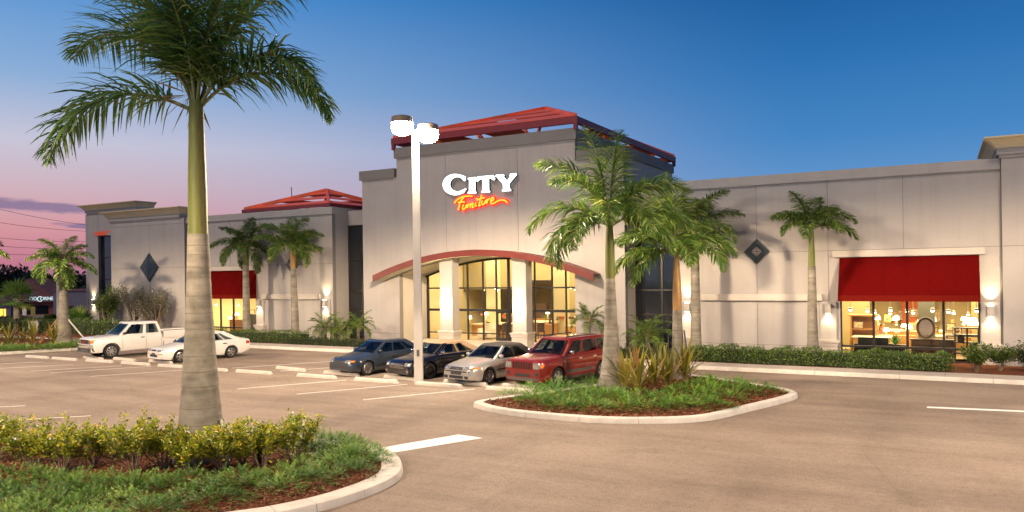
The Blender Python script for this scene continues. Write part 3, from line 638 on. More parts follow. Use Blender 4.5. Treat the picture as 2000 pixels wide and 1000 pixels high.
def mirror_m(m):
    n = 24
    rows_ = [[(rx*math.cos(a*2*math.pi/n), y, rz*math.sin(a*2*math.pi/n)) for a in range(n+1)] for rx, rz, y in ((.27, .37, -.0), (.30, .40, -.04), (.37, .47, -.04), (.39, .49, 0))]
    m.grid(rows_)
dr = ofurn('dresser', 'dark wooden dresser carrying an oval mirror behind the shop window', 'dresser', (-.45, 39.1, .115), 0, [('cabinet', 'dark_wood', lambda m: m.box(-.75, .95, -.25, .3, .08, .82)), ('dresser_top', 'dark_wood', lambda m: m.box(-.80, 1.0, -.30, .33, .822, .87))])
for k in range(3):
    for i in range(3): MB().box(-.70+.55*i, -.19+.55*i, -.275, -.252, .13+.23*k, .34+.23*k).build('drawer', MT['dark_wood'], dr)
mi = thing('mirror', 'oval mirror in a brown wooden frame on the dresser', 'mirror', (-.62, 39.1, 1.48)); MB_ = MB(); mirror_m(MB_); MB_.build('mirror_frame', MT['dark_wood'], mi)
MB().add([(.27*math.cos(a*math.pi/12), -.01, .37*math.sin(a*math.pi/12)) for a in range(24)], [tuple(range(24))]).build('mirror_glass', MT['mirror'], mi)
ofurn('cabinet', 'honey wood cabinet with open shelves at the far left of the right window', 'cabinet', (-3.3, 41.0, .115), 0, [('side_panel', 'wood', lambda m: m.box(-.60, -.52, -.25, .25, 0, 1.75)), ('side_panel', 'wood', lambda m: m.box(.52, .60, -.25, .25, 0, 1.75)), ('cabinet_top', 'wood', lambda m: m.box(-.66, .66, -.28, .28, 1.752, 1.83)), ('shelf', 'wood', lambda m: m.box(-.518, .518, -.22, .24, 1.1, 1.14)), ('shelf', 'wood', lambda m: m.box(-.518, .518, -.22, .24, .55, .59)), ('cabinet_back', 'wood', lambda m: m.box(-.518, .518, .242, .26, .02, 1.75))])
def table(name, label, loc, wd, dp, h, mat='dark_wood', rz=0):
    t = thing(name, label, 'table', loc, rz); MB().box(-wd/2, wd/2, -dp/2, dp/2, h-.05, h).build('tabletop', MT[mat], t)
    for sx in (-1, 1):
        for sy in (-1, 1): MB().box(sx*(wd/2-.06)-.03, sx*(wd/2-.06)+.03, sy*(dp/2-.06)-.03, sy*(dp/2-.06)+.03, 0, h-.052).build('leg', MT[mat], t)
def chair(label, loc, rz, mat='dark_wood'):
    t = thing('chair', label, 'chair', loc, rz); MB().box(-.23, .23, -.23, .23, .42, .48).build('seat', MT[mat], t); MB().box(-.23, .23, .19, .23, .482, 1.0).build('backrest', MT[mat], t)
    for sx in (-1, 1):
        for sy in (-1, 1): MB().box(sx*.19-.025, sx*.19+.025, sy*.19-.025, sy*.19+.025, 0, .418).build('leg', MT[mat], t)
def lamp(label, loc, h=.6, r_=.18):
    t = thing('table_lamp', label, 'lamp', loc); MB().lathe([(.10, 0), (.10, .02), (.025, .05), (.05, h*.25), (.02, h*.5), (.02, h*.62)], 10).build('lamp_base', MT['wood'], t)
    MB().lathe([(r_, h*.6), (r_*.65, h)], 12).build('lamp_shade', MT['bulb_soft'], t)
sh = thing('shelf_unit', 'tall black lattice shelf unit at the right end of the shop window', 'shelf unit', (.95, 38.25, .115))
for x in (-.45, .0, .42):
    MB().box(x-.03, x+.03, -.16, -.11, 0, 1.45).build('upright', MT['black_leather'], sh); MB().box(x-.03, x+.03, .11, .16, 0, 1.45).build('upright', MT['black_leather'], sh)
for z in (.35, .80, 1.12, 1.42): MB().box(-.50, .47, -.18, .18, z, z+.05).build('shelf', MT['black_leather'], sh)
MB().box(-.36, -.10, -.05, .05, .852, 1.11).build('backrest', MT['black_leather'], sh); MB().box(.08, .36, -.05, .05, .40, .79).build('backrest', MT['black_leather'], sh)
table('table', 'low dark display table beside the lattice shelf unit', (.9, 40.6, .115), 1.5, .8, .95)
lamp('table lamp with a glowing cream shade on the low display table', (1.15, 40.6, 1.065), .8, .34)
table('table', 'honey wood table in the middle of the right shop window', (-1.9, 41.6, .115), 1.6, .8, .8, 'wood')
lamp('small glowing lamp on the honey wood table', (-1.35, 41.5, .915), .55, .16)
for i, (x, y, z, wd, h) in enumerate(((-2.2, 46.85, 1.6, .7, .5), (-1.2, 46.85, 1.75, .6, .45), (-.3, 46.85, 1.6, .5, .6), (1.9, 44.25, 2.0, .6, .7))):
    o = MB().box(x-wd/2, x+wd/2, y-.05, y-.002, z-h/2, z+h/2).build('picture', MT['art'], None)
    tag(o, ['widest framed picture on the terracotta wall behind the shop window', 'middle framed picture on the terracotta wall', 'upright framed picture on the terracotta wall beside the grey pillar', 'framed picture on the olive wall above the lattice shelf unit'][i], 'picture')
# left window
ofurn('dresser', 'honey wood chest behind the left shop window', 'dresser', (-44.0, 38.9, .115), 0, [('cabinet', 'wood', lambda m: m.box(-.9, .7, -.25, .25, 0, 1.0)), ('dresser_top', 'wood', lambda m: m.box(-.95, .75, -.3, .3, 1.002, 1.06))])
ofurn('cabinet', 'grey brown cupboard turned away behind the left shop window', 'cabinet', (-42.65, 38.8, .115), 0, [('cabinet', 'in_grey', lambda m: m.box(-.42, .42, -.25, .25, 0, 1.42)), ('cabinet_top', 'in_grey', lambda m: m.box(-.46, .46, -.29, .29, 1.422, 1.48))])
ofurn('cabinet', 'tall dark green cupboard at the right end of the left shop window', 'cabinet', (-41.25, 38.8, .115), 0, [('cabinet', 'dark_wood', lambda m: m.box(-.34, .3, -.25, .25, 0, 1.9)), ('cabinet_top', 'dark_wood', lambda m: m.box(-.38, .34, -.29, .29, 1.902, 1.96))])
lamp('glowing lamp on the honey wood chest behind the left window', (-44.4, 38.9, 1.175), .5, .16)
def bouquet(label, loc, mats, r_=.28):
    t = thing('flower_vase', label, 'vase', loc); MB().lathe([(.07, 0), (.10, .12), (.05, .25)], 10).build('vase', MT['linen'], t)
    mb = MB()
    for i in range(60):
        d = Vector((random.gauss(0, 1), random.gauss(0, 1), abs(random.gauss(0, 1))+.3)).normalized(); mb.leaf(Vector((0, 0, .25))+d*random.uniform(.05, r_), d, (0, 0, 1), .09, .05)
    mb.build('flowers', MT[mats], t)
bouquet('vase of leafy stems on the honey wood chest behind the left window', (-43.6, 38.9, 1.175), 'spiky')
# entrance hall
chair('dark chair facing the entrance glass just left of the doors', (-23.55, 41.6, .115), R(180)); chair('dark chair behind the left entrance column', (-25.2, 42.4, .115), R(150)); chair('dark chair seen through the right entrance door', (-21.7, 42.6, .115), R(200))
table('table', 'dark dining table in the entrance hall', (-24.3, 42.8, .115), 1.8, .9, .8); table('table', 'honey wood side table seen through the glass doors', (-21.9, 43.4, .115), 1.2, .6, .85, 'wood'); table('table', 'long table at the right of the entrance hall', (-18.4, 42.9, .115), 2.0, .7, .8)
bouquet('vase of green leaves on the dark dining table', (-24.2, 42.8, .915), 'spiky', .35); bouquet('vase of green leaves on the honey wood side table', (-21.8, 43.4, .965), 'spiky', .35)
lamp('glowing lamp on the long table at the right of the entrance hall', (-18.9, 42.9, .915), .6, .2)
ofurn('cabinet', 'wooden hutch against the back of the entrance hall', 'cabinet', (-23.9, 46.6, .115), 0, [('cabinet', 'wood', lambda m: m.box(-.7, .7, -.25, .25, 0, 1.0)), ('hutch_top', 'dark_wood', lambda m: m.box(-.65, .65, -.1, .25, 1.002, 2.0))])
ofurn('armchair', 'cream armchair on the floor of the entrance hall', 'armchair', (-24.9, 41.5, .115), 0, [('seat', 'linen', lambda m: m.box(-.4, .4, -.4, .4, .1, .45)), ('backrest', 'linen', lambda m: m.box(-.4, .4, .25, .4, .452, .95)), ('armrest', 'linen', lambda m: m.box(-.52, -.402, -.4, .4, .1, .65)), ('armrest', 'linen', lambda m: m.box(.402, .52, -.4, .4, .1, .65))])
# small goods on show: vases, boxes, books, cushions and framed pictures standing about
rgi = random.Random(12)
GOODS = [pm('ware_%s' % n_, c_, .5, var=.15, scale=12) for n_, c_ in (('cream', (.66, .58, .42)), ('honey', (.50, .27, .08)), ('brick', (.42, .10, .04)), ('brown', (.10, .055, .03)), ('gold', (.55, .38, .10)), ('green', (.09, .16, .05)), ('white', (.75, .70, .62)))]
def ware(x, y, z, where, k):
    m = GOODS[rgi.randrange(7)]; cn = m.name.split('_')[1].split('.')[0]
    if k == 0:
        h = rgi.uniform(.18, .42); tag(MB().lathe([(.001, 0), (.07, 0), (.11, h*.35), (.05, h*.8), (.07, h)], 10, c=(x, y, z)).build('vase', m, smooth=True), 'small '+cn+' vase among the goods shown '+where, 'vase', 'small goods '+where)
    elif k == 1:
        w_, h = rgi.uniform(.12, .26), rgi.uniform(.15, .4); tag(MB().box(x-w_, x+w_, y-.1, y+.1, z, z+h).build('storage_box', m), 'small '+cn+' box among the goods shown '+where, 'box', 'small goods '+where)
    elif k == 2:
        w_, h = rgi.uniform(.14, .28), rgi.uniform(.25, .5); t = thing('picture', 'standing picture among the goods shown '+where, 'picture', (x, y, z), 0, 'small goods '+where); MB().box(-w_, w_, -.02, .02, 0, h).build('picture_frame', GOODS[rgi.choice((1, 3, 4))], t); MB().box(-w_+.05, w_-.05, -.026, -.021, .05, h-.05).build('picture_face', MT['art'], t)
    else:
        h = rgi.uniform(.35, .55); t = thing('table_lamp', 'lit table lamp with '+cn+' base among the goods shown '+where, 'lamp', (x, y, z), 0, 'small goods '+where); MB().lathe([(.07, 0), (.07, .02), (.02, .04), (.04, h*.3), (.015, h*.62)], 8).build('lamp_base', m, t); MB().lathe([(.14, h*.58), (.09, h)], 10).build('lamp_shade', MT['bulb_soft'], t)
for i in range(34):
    ware(rgi.uniform(-3.7, 1.2), rgi.uniform(39.6, 44.0), rgi.choice((.95, 1.1, 1.25, 1.45)), 'behind the right shop window', rgi.choice((0, 0, 1, 2, 2, 3)))
for i in range(14):
    ware(rgi.uniform(-45.9, -43.2), rgi.uniform(39.3, 42.0), rgi.choice((.9, 1.1, 1.3)), 'behind the left shop window', rgi.choice((0, 1, 2, 3)))
for i in range(30):
    ware(rgi.uniform(-27.5, -17.8), rgi.uniform(42.4, 46.4), rgi.choice((.9, 1.05, 1.25, 1.4)), 'inside the glazed entrance', rgi.choice((0, 0, 1, 2, 3)))
# low display counters that carry them
for x, y, w_, d_, h_, lb in ((-2.9, 40.6, 1.6, 1.4, .94, 'left display counter behind the right shop window'), (-1.2, 43.0, 2.4, 1.2, 1.09, 'rear display counter behind the right shop window'), (.4, 42.2, 1.6, 1.6, .94, 'right display counter behind the right shop window'), (-44.5, 40.6, 2.8, 2.2, .89, 'display counter behind the left shop window'), (-25.9, 44.4, 2.6, 2.2, .89, 'left display counter in the entrance hall'), (-22.6, 45.0, 2.6, 1.8, 1.04, 'middle display counter in the entrance hall'), (-19.2, 44.8, 2.8, 2.2, .89, 'right display counter in the entrance hall')):
    t = thing('display_counter', lb, 'counter', (x, y, .115)); MB().box(-w_/2, w_/2, -d_/2, d_/2, 0, h_-.17).build('counter_base', GOODS[1], t); MB().box(-w_/2-.04, w_/2+.04, -d_/2-.04, d_/2+.04, h_-.168, h_-.12).build('counter_top', GOODS[0], t)
# ================================================================== WALL LAMPS
MT['sconce'] = pm('sconce_metal', (.40, .37, .33), .45, metal=.3)
LAMPC = (1, .76, .44)
MT['glow_shade'] = emi('glowing_shade', (1, .84, .54), 22)
def sconce(x, z, y, label, up=True, power=85, glow=False):
    t = thing('wall_lamp', label, 'wall lamp', (x, y, z), 0, 'wall lamps along the store front')
    MB().box(-.12, .12, -.18, -.002, -.215, .215).build('lamp_body', MT['glow_shade'] if glow else MT['sconce'], t)
    MB().box(-.10, .10, -.165, -.02, -.225, -.217).build('bulb', MT['bulb'], t)
    if up: MB().box(-.10, .10, -.165, -.02, .217, .225).build('bulb', MT['bulb'], t)
    spot('lamp_light', (0, -.13, -.24), (0, .22, -1), power, LAMPC, R(105), .8, t)
    if up: spot('lamp_light', (0, -.13, .24), (0, .16, 1), power*2.2, LAMPC, R(80), .8, t)
    if glow:
        point('lamp_light', (0, -.34, 0), 80, LAMPC, .10, t)
sconce(-4.47, 2.38, T-.10, 'pale wall lamp shining down left of the right shop window', up=False)
sconce(1.78, 2.33, T-.10, 'wall lamp shining up and down right of the right shop window')
sconce(-10.93, 2.39, T-.10, 'wall lamp half hidden behind the palm trunk by the blue tinted window')
sconce(-40.48, 2.42, T-.10, 'wall lamp shining down right of the left red awning', up=False)
sconce(-34.55, 2.45, T-.10, 'wall lamp shining up and down beside the tinted strip left of the tower')
sconce(-64.62, 2.24, 41.0, 'wall lamp on the far left end pier of the store')
sconce(-24.97, 2.44, 37.0, 'bright wall lamp on the left entrance column', glow=True)
sconce(-20.17, 2.36, 37.0, 'bright wall lamp on the right entrance column', glow=True)
# ================================================================== THE SIGN
sign = thing('store_sign', 'glowing CITY Furniture sign in white capitals over red neon script', 'sign', (-23.2, T, 8.5))
MT['sign_white'] = emi('sign_face', (.93, 1, 1), 1.35); MT['sign_side'] = pm('sign_return', (.012, .045, .042), .4)
MT['neon_red'] = emi('neon_red', (1, .014, .006), 2.2); MT['neon_core'] = emi('neon_core', (1, .30, .02), 1.5)
YS = T-.22
Z9 = lambda p: pl(p[0]/9.09+840, p[1]/9.09+320, YS)
def letter(polys):
    mb = MB()
    for p in polys:
        q = [Z9(a) for a in p]
        n = len(q); vs = [(a, YS, b) for a, b in q]+[(a, T-.02, b) for a, b in q]
        mb.add(vs, [tuple(range(n))], mi=0); mb.add(vs, [(i, (i+1) % n, (i+1) % n+n, i+n) for i in range(n)], mi=1)
    mb.build('letter', [MT['sign_white'], MT['sign_side']], sign, world=True)
Cp = []
for i in range(25):
    a = R(-52-(256*i/24)); Cp.append((445+222*math.cos(a)*1.0, 368+190*math.sin(a)))
ci = []
for i in range(25):
    a = R(52+256*i/24); ci.append((488+132*math.cos(a), 362+126*math.sin(a)))
Cp = [(636, 232), (585, 205)]+Cp[2:-2]+[(600, 515), (648, 450), (632, 434)]+ci[1:-1]+[(560, 262), (600, 308), (634, 300)]
letter([Cp])
letter([[(668, 250), (812, 232), (822, 262), (806, 280), (806, 480), (826, 510), (815, 525), (672, 532), (666, 505), (690, 484), (692, 290), (668, 276)]])
letter([[(826, 262), (838, 225), (1132, 200), (1158, 268), (1142, 292), (1105, 282), (1085, 258), (1046, 262), (1048, 465), (1070, 490), (1062, 508), (912, 515), (908, 490), (930, 470), (926, 272), (880, 285), (845, 318), (822, 308)]])
letter([[(1158, 210), (1172, 195), (1308, 186), (1322, 212), (1308, 228), (1370, 300), (1420, 222), (1410, 200), (1424, 174), (1530, 165), (1546, 192), (1518, 222), (1412, 348), (1418, 438), (1444, 462), (1434, 482), (1282, 492), (1272, 466), (1296, 448), (1292, 362), (1190, 238), (1164, 228)]])
strokes = [[(425, 692), (470, 640), (550, 592), (640, 572), (742, 572)], [(588, 600), (540, 650), (512, 730), (490, 818)], [(486, 690), (560, 672), (606, 684)], [(588, 720), (566, 775), (575, 808), (606, 795), (640, 725), (634, 782)], [(664, 712), (652, 785), (664, 742), (694, 708)], [(716, 698), (700, 778), (716, 732), (746, 694), (752, 700), (742, 772), (768, 762)], [(804, 686), (790, 742), (818, 742)], [(812, 612), (830, 622)], [(908, 552), (868, 690), (858, 742), (886, 730)], [(826, 640), (900, 612), (962, 594)], [(920, 652), (906, 702), (926, 722), (952, 702), (986, 640), (974, 702)], [(1012, 620), (996, 704), (1012, 650), (1052, 610)], [(1066, 668), (1112, 640), (1116, 602), (1088, 602), (1064, 660), (1078, 702), (1120, 700), (1180, 664), (1260, 640), (1322, 652), (1362, 690)]]
for st in strokes:
    P = [Z9(p) for p in st]; P3 = [Vector((a, b)) for a, b in smooth_line(P, 5, False)]
    red = MB().tube([(p.x, T-.06, p.y) for p in P3], .115, 6).build('script_letter', MT['neon_red'], sign, world=True, smooth=True)
    MB().tube([(p.x, T-.16, p.y) for p in P3], .045, 6).build('neon_tube', MT['neon_core'], red, world=True, smooth=True)
# ================================================================== LIGHT POLE AND WHEEL STOPS
MT['lamp_head'] = pm('lamp_housing', (.30, .22, .15), .5, metal=.2); MT['lamp_lens'] = emi('lamp_lens', (1, .93, .80), 165)
def light_pole(label, x, y, rz, power):
    lp = thing('street_lamp', label, 'street lamp', (x, y, 0), rz, 'twin headed car park lamps')
    m = MB(); m.grid([[(x_*k, y_*k, z) for x_, y_ in ((-1, -1), (1, -1), (1, 1), (-1, 1), (-1, -1))] for k, z in ((.165, 0), (.115, 9.75))]); m.add([(-.115, -.115, 9.75), (.115, -.115, 9.75), (.115, .115, 9.75), (-.115, .115, 9.75)], [(0, 1, 2, 3)]); m.build('pole', MT['pole'], lp)
    MB().box(-.05, .05, -.19, -.155, 1.05, 1.3).build('access_cover', MT['grey_plastic'], lp)
    ca, sa = math.cos(-R(30)), math.sin(-R(30))
    for dx, dy, dz in ((-.16, -.62, 9.95), (.16, .62, 9.82)):
        hx, hy = ca*dx-sa*dy, sa*dx+ca*dy
        d_ = Vector((hx, hy, 0)).normalized()
        MB().beam(d_*.10+Vector((0, 0, dz-.02)), Vector((hx, hy, dz-.02))-d_*.30, .07, .07).build('arm', MT['lamp_head'], lp)
        h_ = MB().lathe([(.001, .26), (.30, .26), (.40, .22), (.42, .0), (.40, -.01), (.001, -.01)], 20, c=(hx, hy, dz)).build('lamp_head', MT['lamp_head'], lp, smooth=True)
        MB().lathe([(.345, -.02), (.40, -.10), (.41, -.22), (.35, -.36), (.20, -.45), (.001, -.47)], 20, c=(hx, hy, dz)).build('lens', MT['lamp_lens'], h_, smooth=True)
        batwing(spot('lamp_light', (hx, hy, dz-.58), (0, 0, -1), power, (1, .74, .47), R(176), .1, lp, .3))
light_pole('tall square concrete light pole with two blazing lamp heads between the parked cars', -17.65, 24.2, R(30), 1100)
light_pole('matching car park lamp just outside the frame on the right', 6.5, 21.5, R(30), 900)
light_pole('matching car park lamp just outside the frame on the left', -47, 16.5, R(30), 1250)
light_pole('matching car park lamp behind the camera', -13, -3, R(30), 1250)
# wheel stops
def stop_mesh():
    m = MB(); w_ = 1.05
    m.side([(-.09, 0), (-.075, .09), (-.05, .125), (.05, .125), (.075, .09), (.09, 0)], -w_, w_)
    # tapered ends
    m.v = [(x*(.955 if z > .05 else 1), y, z) for x, y, z in m.v]
    return m.mesh('wheel_stop', MT['stop'])
sm_ = stop_mesh()
GS = 'concrete wheel stops in the car park'
first = [(-42.65, 'farthest left wheel stop of the front row, short of the palm bed'), (-40.18, 'second wheel stop from the left in the front row'), (-37.3, 'wheel stop in the front row just before the white pickup'), (-34.4, 'wheel stop in the front row between the pickup and the white sedan'), (-31.6, 'wheel stop in the front row before the white sedan'),
  (-28.9, 'wheel stop hidden by the big palm trunk in the front row'), (-26.2, 'pale wheel stop alone in the empty stalls right of the big palm trunk'), (-22.58, 'wheel stop in the front row before the dark blue sedan'), (-19.43, 'wheel stop in the front row before the black convertible'), (-16.46, 'wheel stop at the foot of the light pole, before the silver convertible'), (-13.36, 'wheel stop in the front row before the red SUV')]
second = [(-39.1, 24.72, 'rear row wheel stop left of the pickup bumper'), (-36.75, 24.9, 'shaded wheel stop under the white pickup nose'), (-33.9, 24.9, 'shaded wheel stop under the white sedan nose'), (-25.5, 25.3, 'rear row wheel stop in the empty stall left of the dark blue sedan'), (-22.15, 24.85, 'shaded wheel stop under the dark blue sedan nose'), (-18.85, 24.75, 'shaded wheel stop under the black convertible nose'), (-15.8, 24.62, 'shaded wheel stop under the silver convertible nose'), (-13.2, 24.62, 'shaded wheel stop under the red SUV nose')]
for x, lb in first:
    o = link(sm_, 'wheel_stop', label=lb, cat='wheel stop', group=GS); o.location = (x, 23.85+random.uniform(-.06, .06), .001); o.rotation_euler.z = R(random.uniform(-1.5, 1.5))
for x, y, lb in second:
    o = link(sm_, 'wheel_stop', label=lb, cat='wheel stop', group=GS); o.location = (x, y, .001); o.rotation_euler.z = R(-8+random.uniform(-2, 2))
# ================================================================== VEHICLES
def lerp_t(t, d):
    if d <= t[0][0]: return t[0][1]
    for (a, va), (b, vb) in zip(t, t[1:]):
        if d <= b: return va+(vb-va)*(d-a)/(b-a)
    return t[-1][1]
def smooth_t(t, d):
    s = .05; return sum(lerp_t(t, d+k*s) for k in (-1, -.5, 0, .5, 1))/5
def paint(name, c, metal=.25, rough=.28):
    return pm(name, c, rough, metal=metal, var=.04, scale=2, coat=1)
def car(name, label, cat, S, front_left, group='cars parked in the angled stalls', rz=None):
    """S: sizes and profiles; d runs from the nose backwards, local x points forward"""
    Lc, fo, wb, Rw = S['L'], S['fo'], S['wb'], S['R']; x0 = fo+wb/2
    hwmax = S['W']/2
    rz = R(-90-12)+R(S.get('turn', 0)) if rz is None else rz
    track = hwmax-.12
    lw_ = Vector((wb/2, track)); c_, s_ = math.cos(rz), math.sin(rz)
    loc = Vector((front_left[0]-(c_*lw_.x-s_*lw_.y), front_left[1]-(s_*lw_.x+c_*lw_.y), 0.001))
    t = thing(name, label, cat, loc, rz, group)
    P = S['paint']
    hw = lambda d: smooth_t(S['hw'], d)*hwmax
    zt = lambda d: smooth_t(S['zt'], d)
    zb = lambda d: lerp_t(S['zb'], d)
    Ra = Rw*1.16; wheels = (fo, fo+wb)
    ds = sorted(set([round(x, 3) for x in list(np.linspace(0, Lc, 58))+[0, .02, .05, .09, .14, .2, Lc-.2, Lc-.12, Lc-.06, Lc-.02]+[q+Ra*k for q in wheels for k in (-1.0, -.96, -.88, -.75, -.6, -.4, -.2, 0, .2, .4, .6, .75, .88, .96, 1.0)]]))
    mb = MB(); rows_ = []
    for d in ds:
        h_, z1, z0 = hw(d), zt(d), zb(d); zl = z0
        for q in wheels:
            if abs(d-q) < Ra: zl = max(zl, Rw+math.sqrt(max(0, Ra**2-(d-q)**2)))
        hh = z1-z0; cr = S.get('crown', .04); fl = 1.012 if zl > z0+.01 else 1
        sec = [(0, z1+cr), (.35*h_, z1+cr*.88), (.62*h_, z1+cr*.55), (.82*h_, z1+cr*.05), (.925*h_, z1-.035), (.968*h_, z1-.10), (.992*h_*fl, z0+.66*hh), (h_*fl, z0+.50*hh), (h_*fl, z0+.36*hh), (.99*h_*fl, z0+.20*hh), (.975*h_*fl, z0+.07*hh), (.94*h_*fl, z0)]
        sec = [(y, max(z, zl) if i > 4 else max(z, zl+.02)) for i, (y, z) in enumerate(sec)]
        inn = .70*h_
        sec += [(inn, zl), (inn, max(z0, .0)+0.0), (0, z0)]
        rows_.append([(x0-d, y, z) for y, z in sec]+[(x0-d, -y, z) for y, z in reversed(sec[1:-1])]+[(x0-d, sec[0][0], sec[0][1])])
    mb.grid(rows_)
    m_ = len(rows_[0])-1
    mb.add(rows_[0][:m_], [tuple(range(m_))]); mb.add(rows_[-1][:m_], [tuple(range(m_-1, -1, -1))])
    bvh = BVHTree.FromPolygons([Vector(v) for v in mb.v], mb.f)
    body = mb.build('body', P, t, smooth=True, ang=32)
    # wheel wells and underside
    MB().box(x0-Lc+.25, x0-.25, -.66*hwmax, .66*hwmax, min(z for _, z in S['zb'])+.02, .50).build('underbody', MT['dark_plastic'], t)
    def decal(nm_, mat, us, lo, hi, axis='f', off=.012, n=4, par=None, smooth=True):
        """patch laid on the body: axis f front (us=y), b back, l/r sides (us=d)"""
        o = None
        rr = []
        for j in range(n+1):
            row = []
            for u in us:
                a = lo(u) if callable(lo) else lo; b = hi(u) if callable(hi) else hi; z = a+(b-a)*j/n
                if axis == 'f': og, dr_ = Vector((x0+1, u, z)), Vector((-1, 0, 0))
                elif axis == 'b': og, dr_ = Vector((x0-Lc-1, u, z)), Vector((1, 0, 0))
                elif axis == 't': og, dr_ = Vector((x0-u, z, 3)), Vector((0, 0, -1))
                else: og, dr_ = Vector((x0-u, 2 if axis == 'l' else -2, z)), Vector((0, -1 if axis == 'l' else 1, 0))
                h = bvh.ray_cast(og, dr_)
                p = h[0] if h[0] is not None else bvh.find_nearest(og+dr_*1.0)[0]
                row.append(p-dr_*off)
            rr.append(row)
        q = MB(); q.grid(rr)
        back = [[p+((Vector((-1, 0, 0)) if axis == 'f' else Vector((1, 0, 0)) if axis == 'b' else Vector((0, 0, -1)) if axis == 't' else Vector((0, -1 if axis == 'l' else 1, 0)))*(off+.02)) for p in row] for row in rr]
        per = lambda g: g[0]+[r_[-1] for r_ in g[1:]]+list(reversed(g[-1][:-1]))+[r_[0] for r_ in reversed(g[1:-1])]
        a, b = per(rr), per(back); q.grid([a+[a[0]], b+[b[0]]])
        return q.build(nm_, MT[mat] if isinstance(mat, str) else mat, par or t, smooth=smooth)
    lin = lambda a, b, n=6: [a+(b-a)*i/n for i in range(n+1)]
    # cabin
    K = S.get('cab')
    if K:
        A, B, Cc, D = K['d']; wbt, wrf = K['wb']*hwmax, K['wr']*hwmax; zr = K['zr']
        zbelt = lambda d: zt(d)-.04
        xf = lambda h: A+(B-A)*(h**.92); xr = lambda h: D+(Cc-D)*(h**.92)
        wd = lambda h: wbt+(wrf-wbt)*(h**1.15)
        bul = K.get('bulge', .14)
        def pt(d, y, h):
            zA = zbelt(d); return Vector((x0-d, y, zA+(zr-zA)*h))
        def fpt(v, h, back=False):
            y = wd(h)*v; b_ = bul*(1-v*v)*(1-.35*h)
            return pt(xr(h)+b_*.5, y, h) if back else pt(xf(h)-b_, y, h)
        def spt(u, h, sg): 
            k = 1+.0*u
            return pt(xf(h)+(xr(h)-xf(h))*u, sg*wd(h)*(1-.07*(2*u-1)**4*(1 if u > .5 else .3)), h)
        rings = []
        hs = [0, .15, .3, .45, .6, .75, .88, .95, 1.0]
        for h in hs:
            rings.append([fpt(-.97+1.94*i/8, h) for i in range(9)]+[spt(i/12, h, 1) for i in range(1, 12)]+[fpt(.97-1.94*i/8, h, True) for i in range(9)]+[spt(1-i/12, h, -1) for i in range(1, 12)])
        cx = sum((p for p in rings[-1]), Vector())/len(rings[-1])
        for k, dz in ((.955, .026), (.86, .046), (.6, .062), (.25, .07)):
            rings.append([Vector((cx.x+(p.x-cx.x)*k, cx.y+(p.y-cx.y)*k, p.z+dz)) for p in rings[len(hs)-1]])
        q = MB(); q.grid([r_+[r_[0]] for r_ in rings]); q.add(rings[-1], [tuple(range(len(rings[-1])))])
        # open the window holes
        nc = len(rings[0]); keep = []
        for fi, f in enumerate(q.f):
            j, k = divmod(fi, nc); drop = False
            if fi < (len(rings)-1)*nc and 1 <= j <= 5:
                if k < 8: drop = 1 <= k <= 6
                elif k < 20:
                    u0, u1 = (k-8)/12, (k-7)/12; drop = any(u0 >= max(a, b)-.005 and u1 <= min(c, d)+.005 for a, b, c, d in K['side'])
                elif k < 28: drop = 1 <= k-20 <= 6
                else:
                    u0, u1 = 1-(k-27)/12, 1-(k-28)/12; drop = any(u0 >= max(a, b)-.005 and u1 <= min(c, d)+.005 for a, b, c, d in K['side'])
            if not drop: keep.append(fi)
        q.f = [q.f[i] for i in keep]; q.r = [q.r[i] for i in keep]; q.mi = [q.mi[i] for i in keep]
        # trim, seats and steering wheel seen through the glass
        zc_ = zbelt((A+D)/2)+.055; lx = [(x0-d) for d in (A+.12, D-.15)]
        MB().slab([(lx[0], -wbt*.86), (lx[0], wbt*.86), (lx[1], wbt*.86), (lx[1], -wbt*.86)], zc_-.02, zc_).build('cabin_trim', MT['cabin'], t)
        span = D-A
        for f_, n_ in ((.40, 2), (.66, 2)) if K.get('rear_seat', True) else ((.45, 2),):
            for sg in (-1, 1):
                xs_ = x0-(A+span*f_); ys_ = sg*wbt*.44; hgt = (zr-zc_)*.55
                MB().side([(-.24, 0), (.24, 0), (.19, hgt), (-.19, hgt)], -.07, .07).build('seat', MT['seat'], t).location = (xs_, ys_, zc_+.001)
                MB().box(-.05, .05, -.12, .12, hgt+.02, hgt+.17).build('headrest', MT['seat'], t).location = (xs_-.02, ys_, zc_)
        MB().lathe([(.17, -.012), (.185, 0), (.17, .012), (.155, 0), (.17, -.012)], 16).build('steering_wheel', MT['cabin'], t).location = (x0-(A+span*.27), wbt*.44, zc_+.06)
        roof = q.build('roof', K.get('mat', P), t, smooth=True, ang=50)
        g = MT['car_glass']
        def pane(nm_, f, u0, u1, h0, h1, o, nu=6, nh=3):
            # u0,u1 may differ along h
            rr = []
            for j in range(nh+1):
                h = h0+(h1-h0)*j/nh; a = u0[0]+(u0[1]-u0[0])*j/nh; b = u1[0]+(u1[1]-u1[0])*j/nh
                rr.append([f(a+(b-a)*i/nu, h)+o for i in range(nu+1)])
            MB().grid(rr).build(nm_, g, t, smooth=True)
        if K.get('pillar'):     # body-coloured screen frame on soft tops
            for sg in (-1, 1):
                q = MB(); q.grid([[fpt(sg*.99, h)+Vector((.010, 0, .006)), fpt(sg*.86, h)+Vector((.014, 0, .010))] for h in (0, .25, .5, .75, .97)]); q.build('screen_pillar', P, t)
                q = MB(); q.grid([[spt(.0, h, sg)+Vector((0, sg*.008, 0)), spt(.05+.02*h, h, sg)+Vector((0, sg*.008, 0))] for h in (0, .25, .5, .75, .97)]); q.build('screen_pillar', P, t)
        pane('windscreen', fpt, (-.89, -.87), (.89, .87), .07, .93, Vector((.016, 0, .012)))
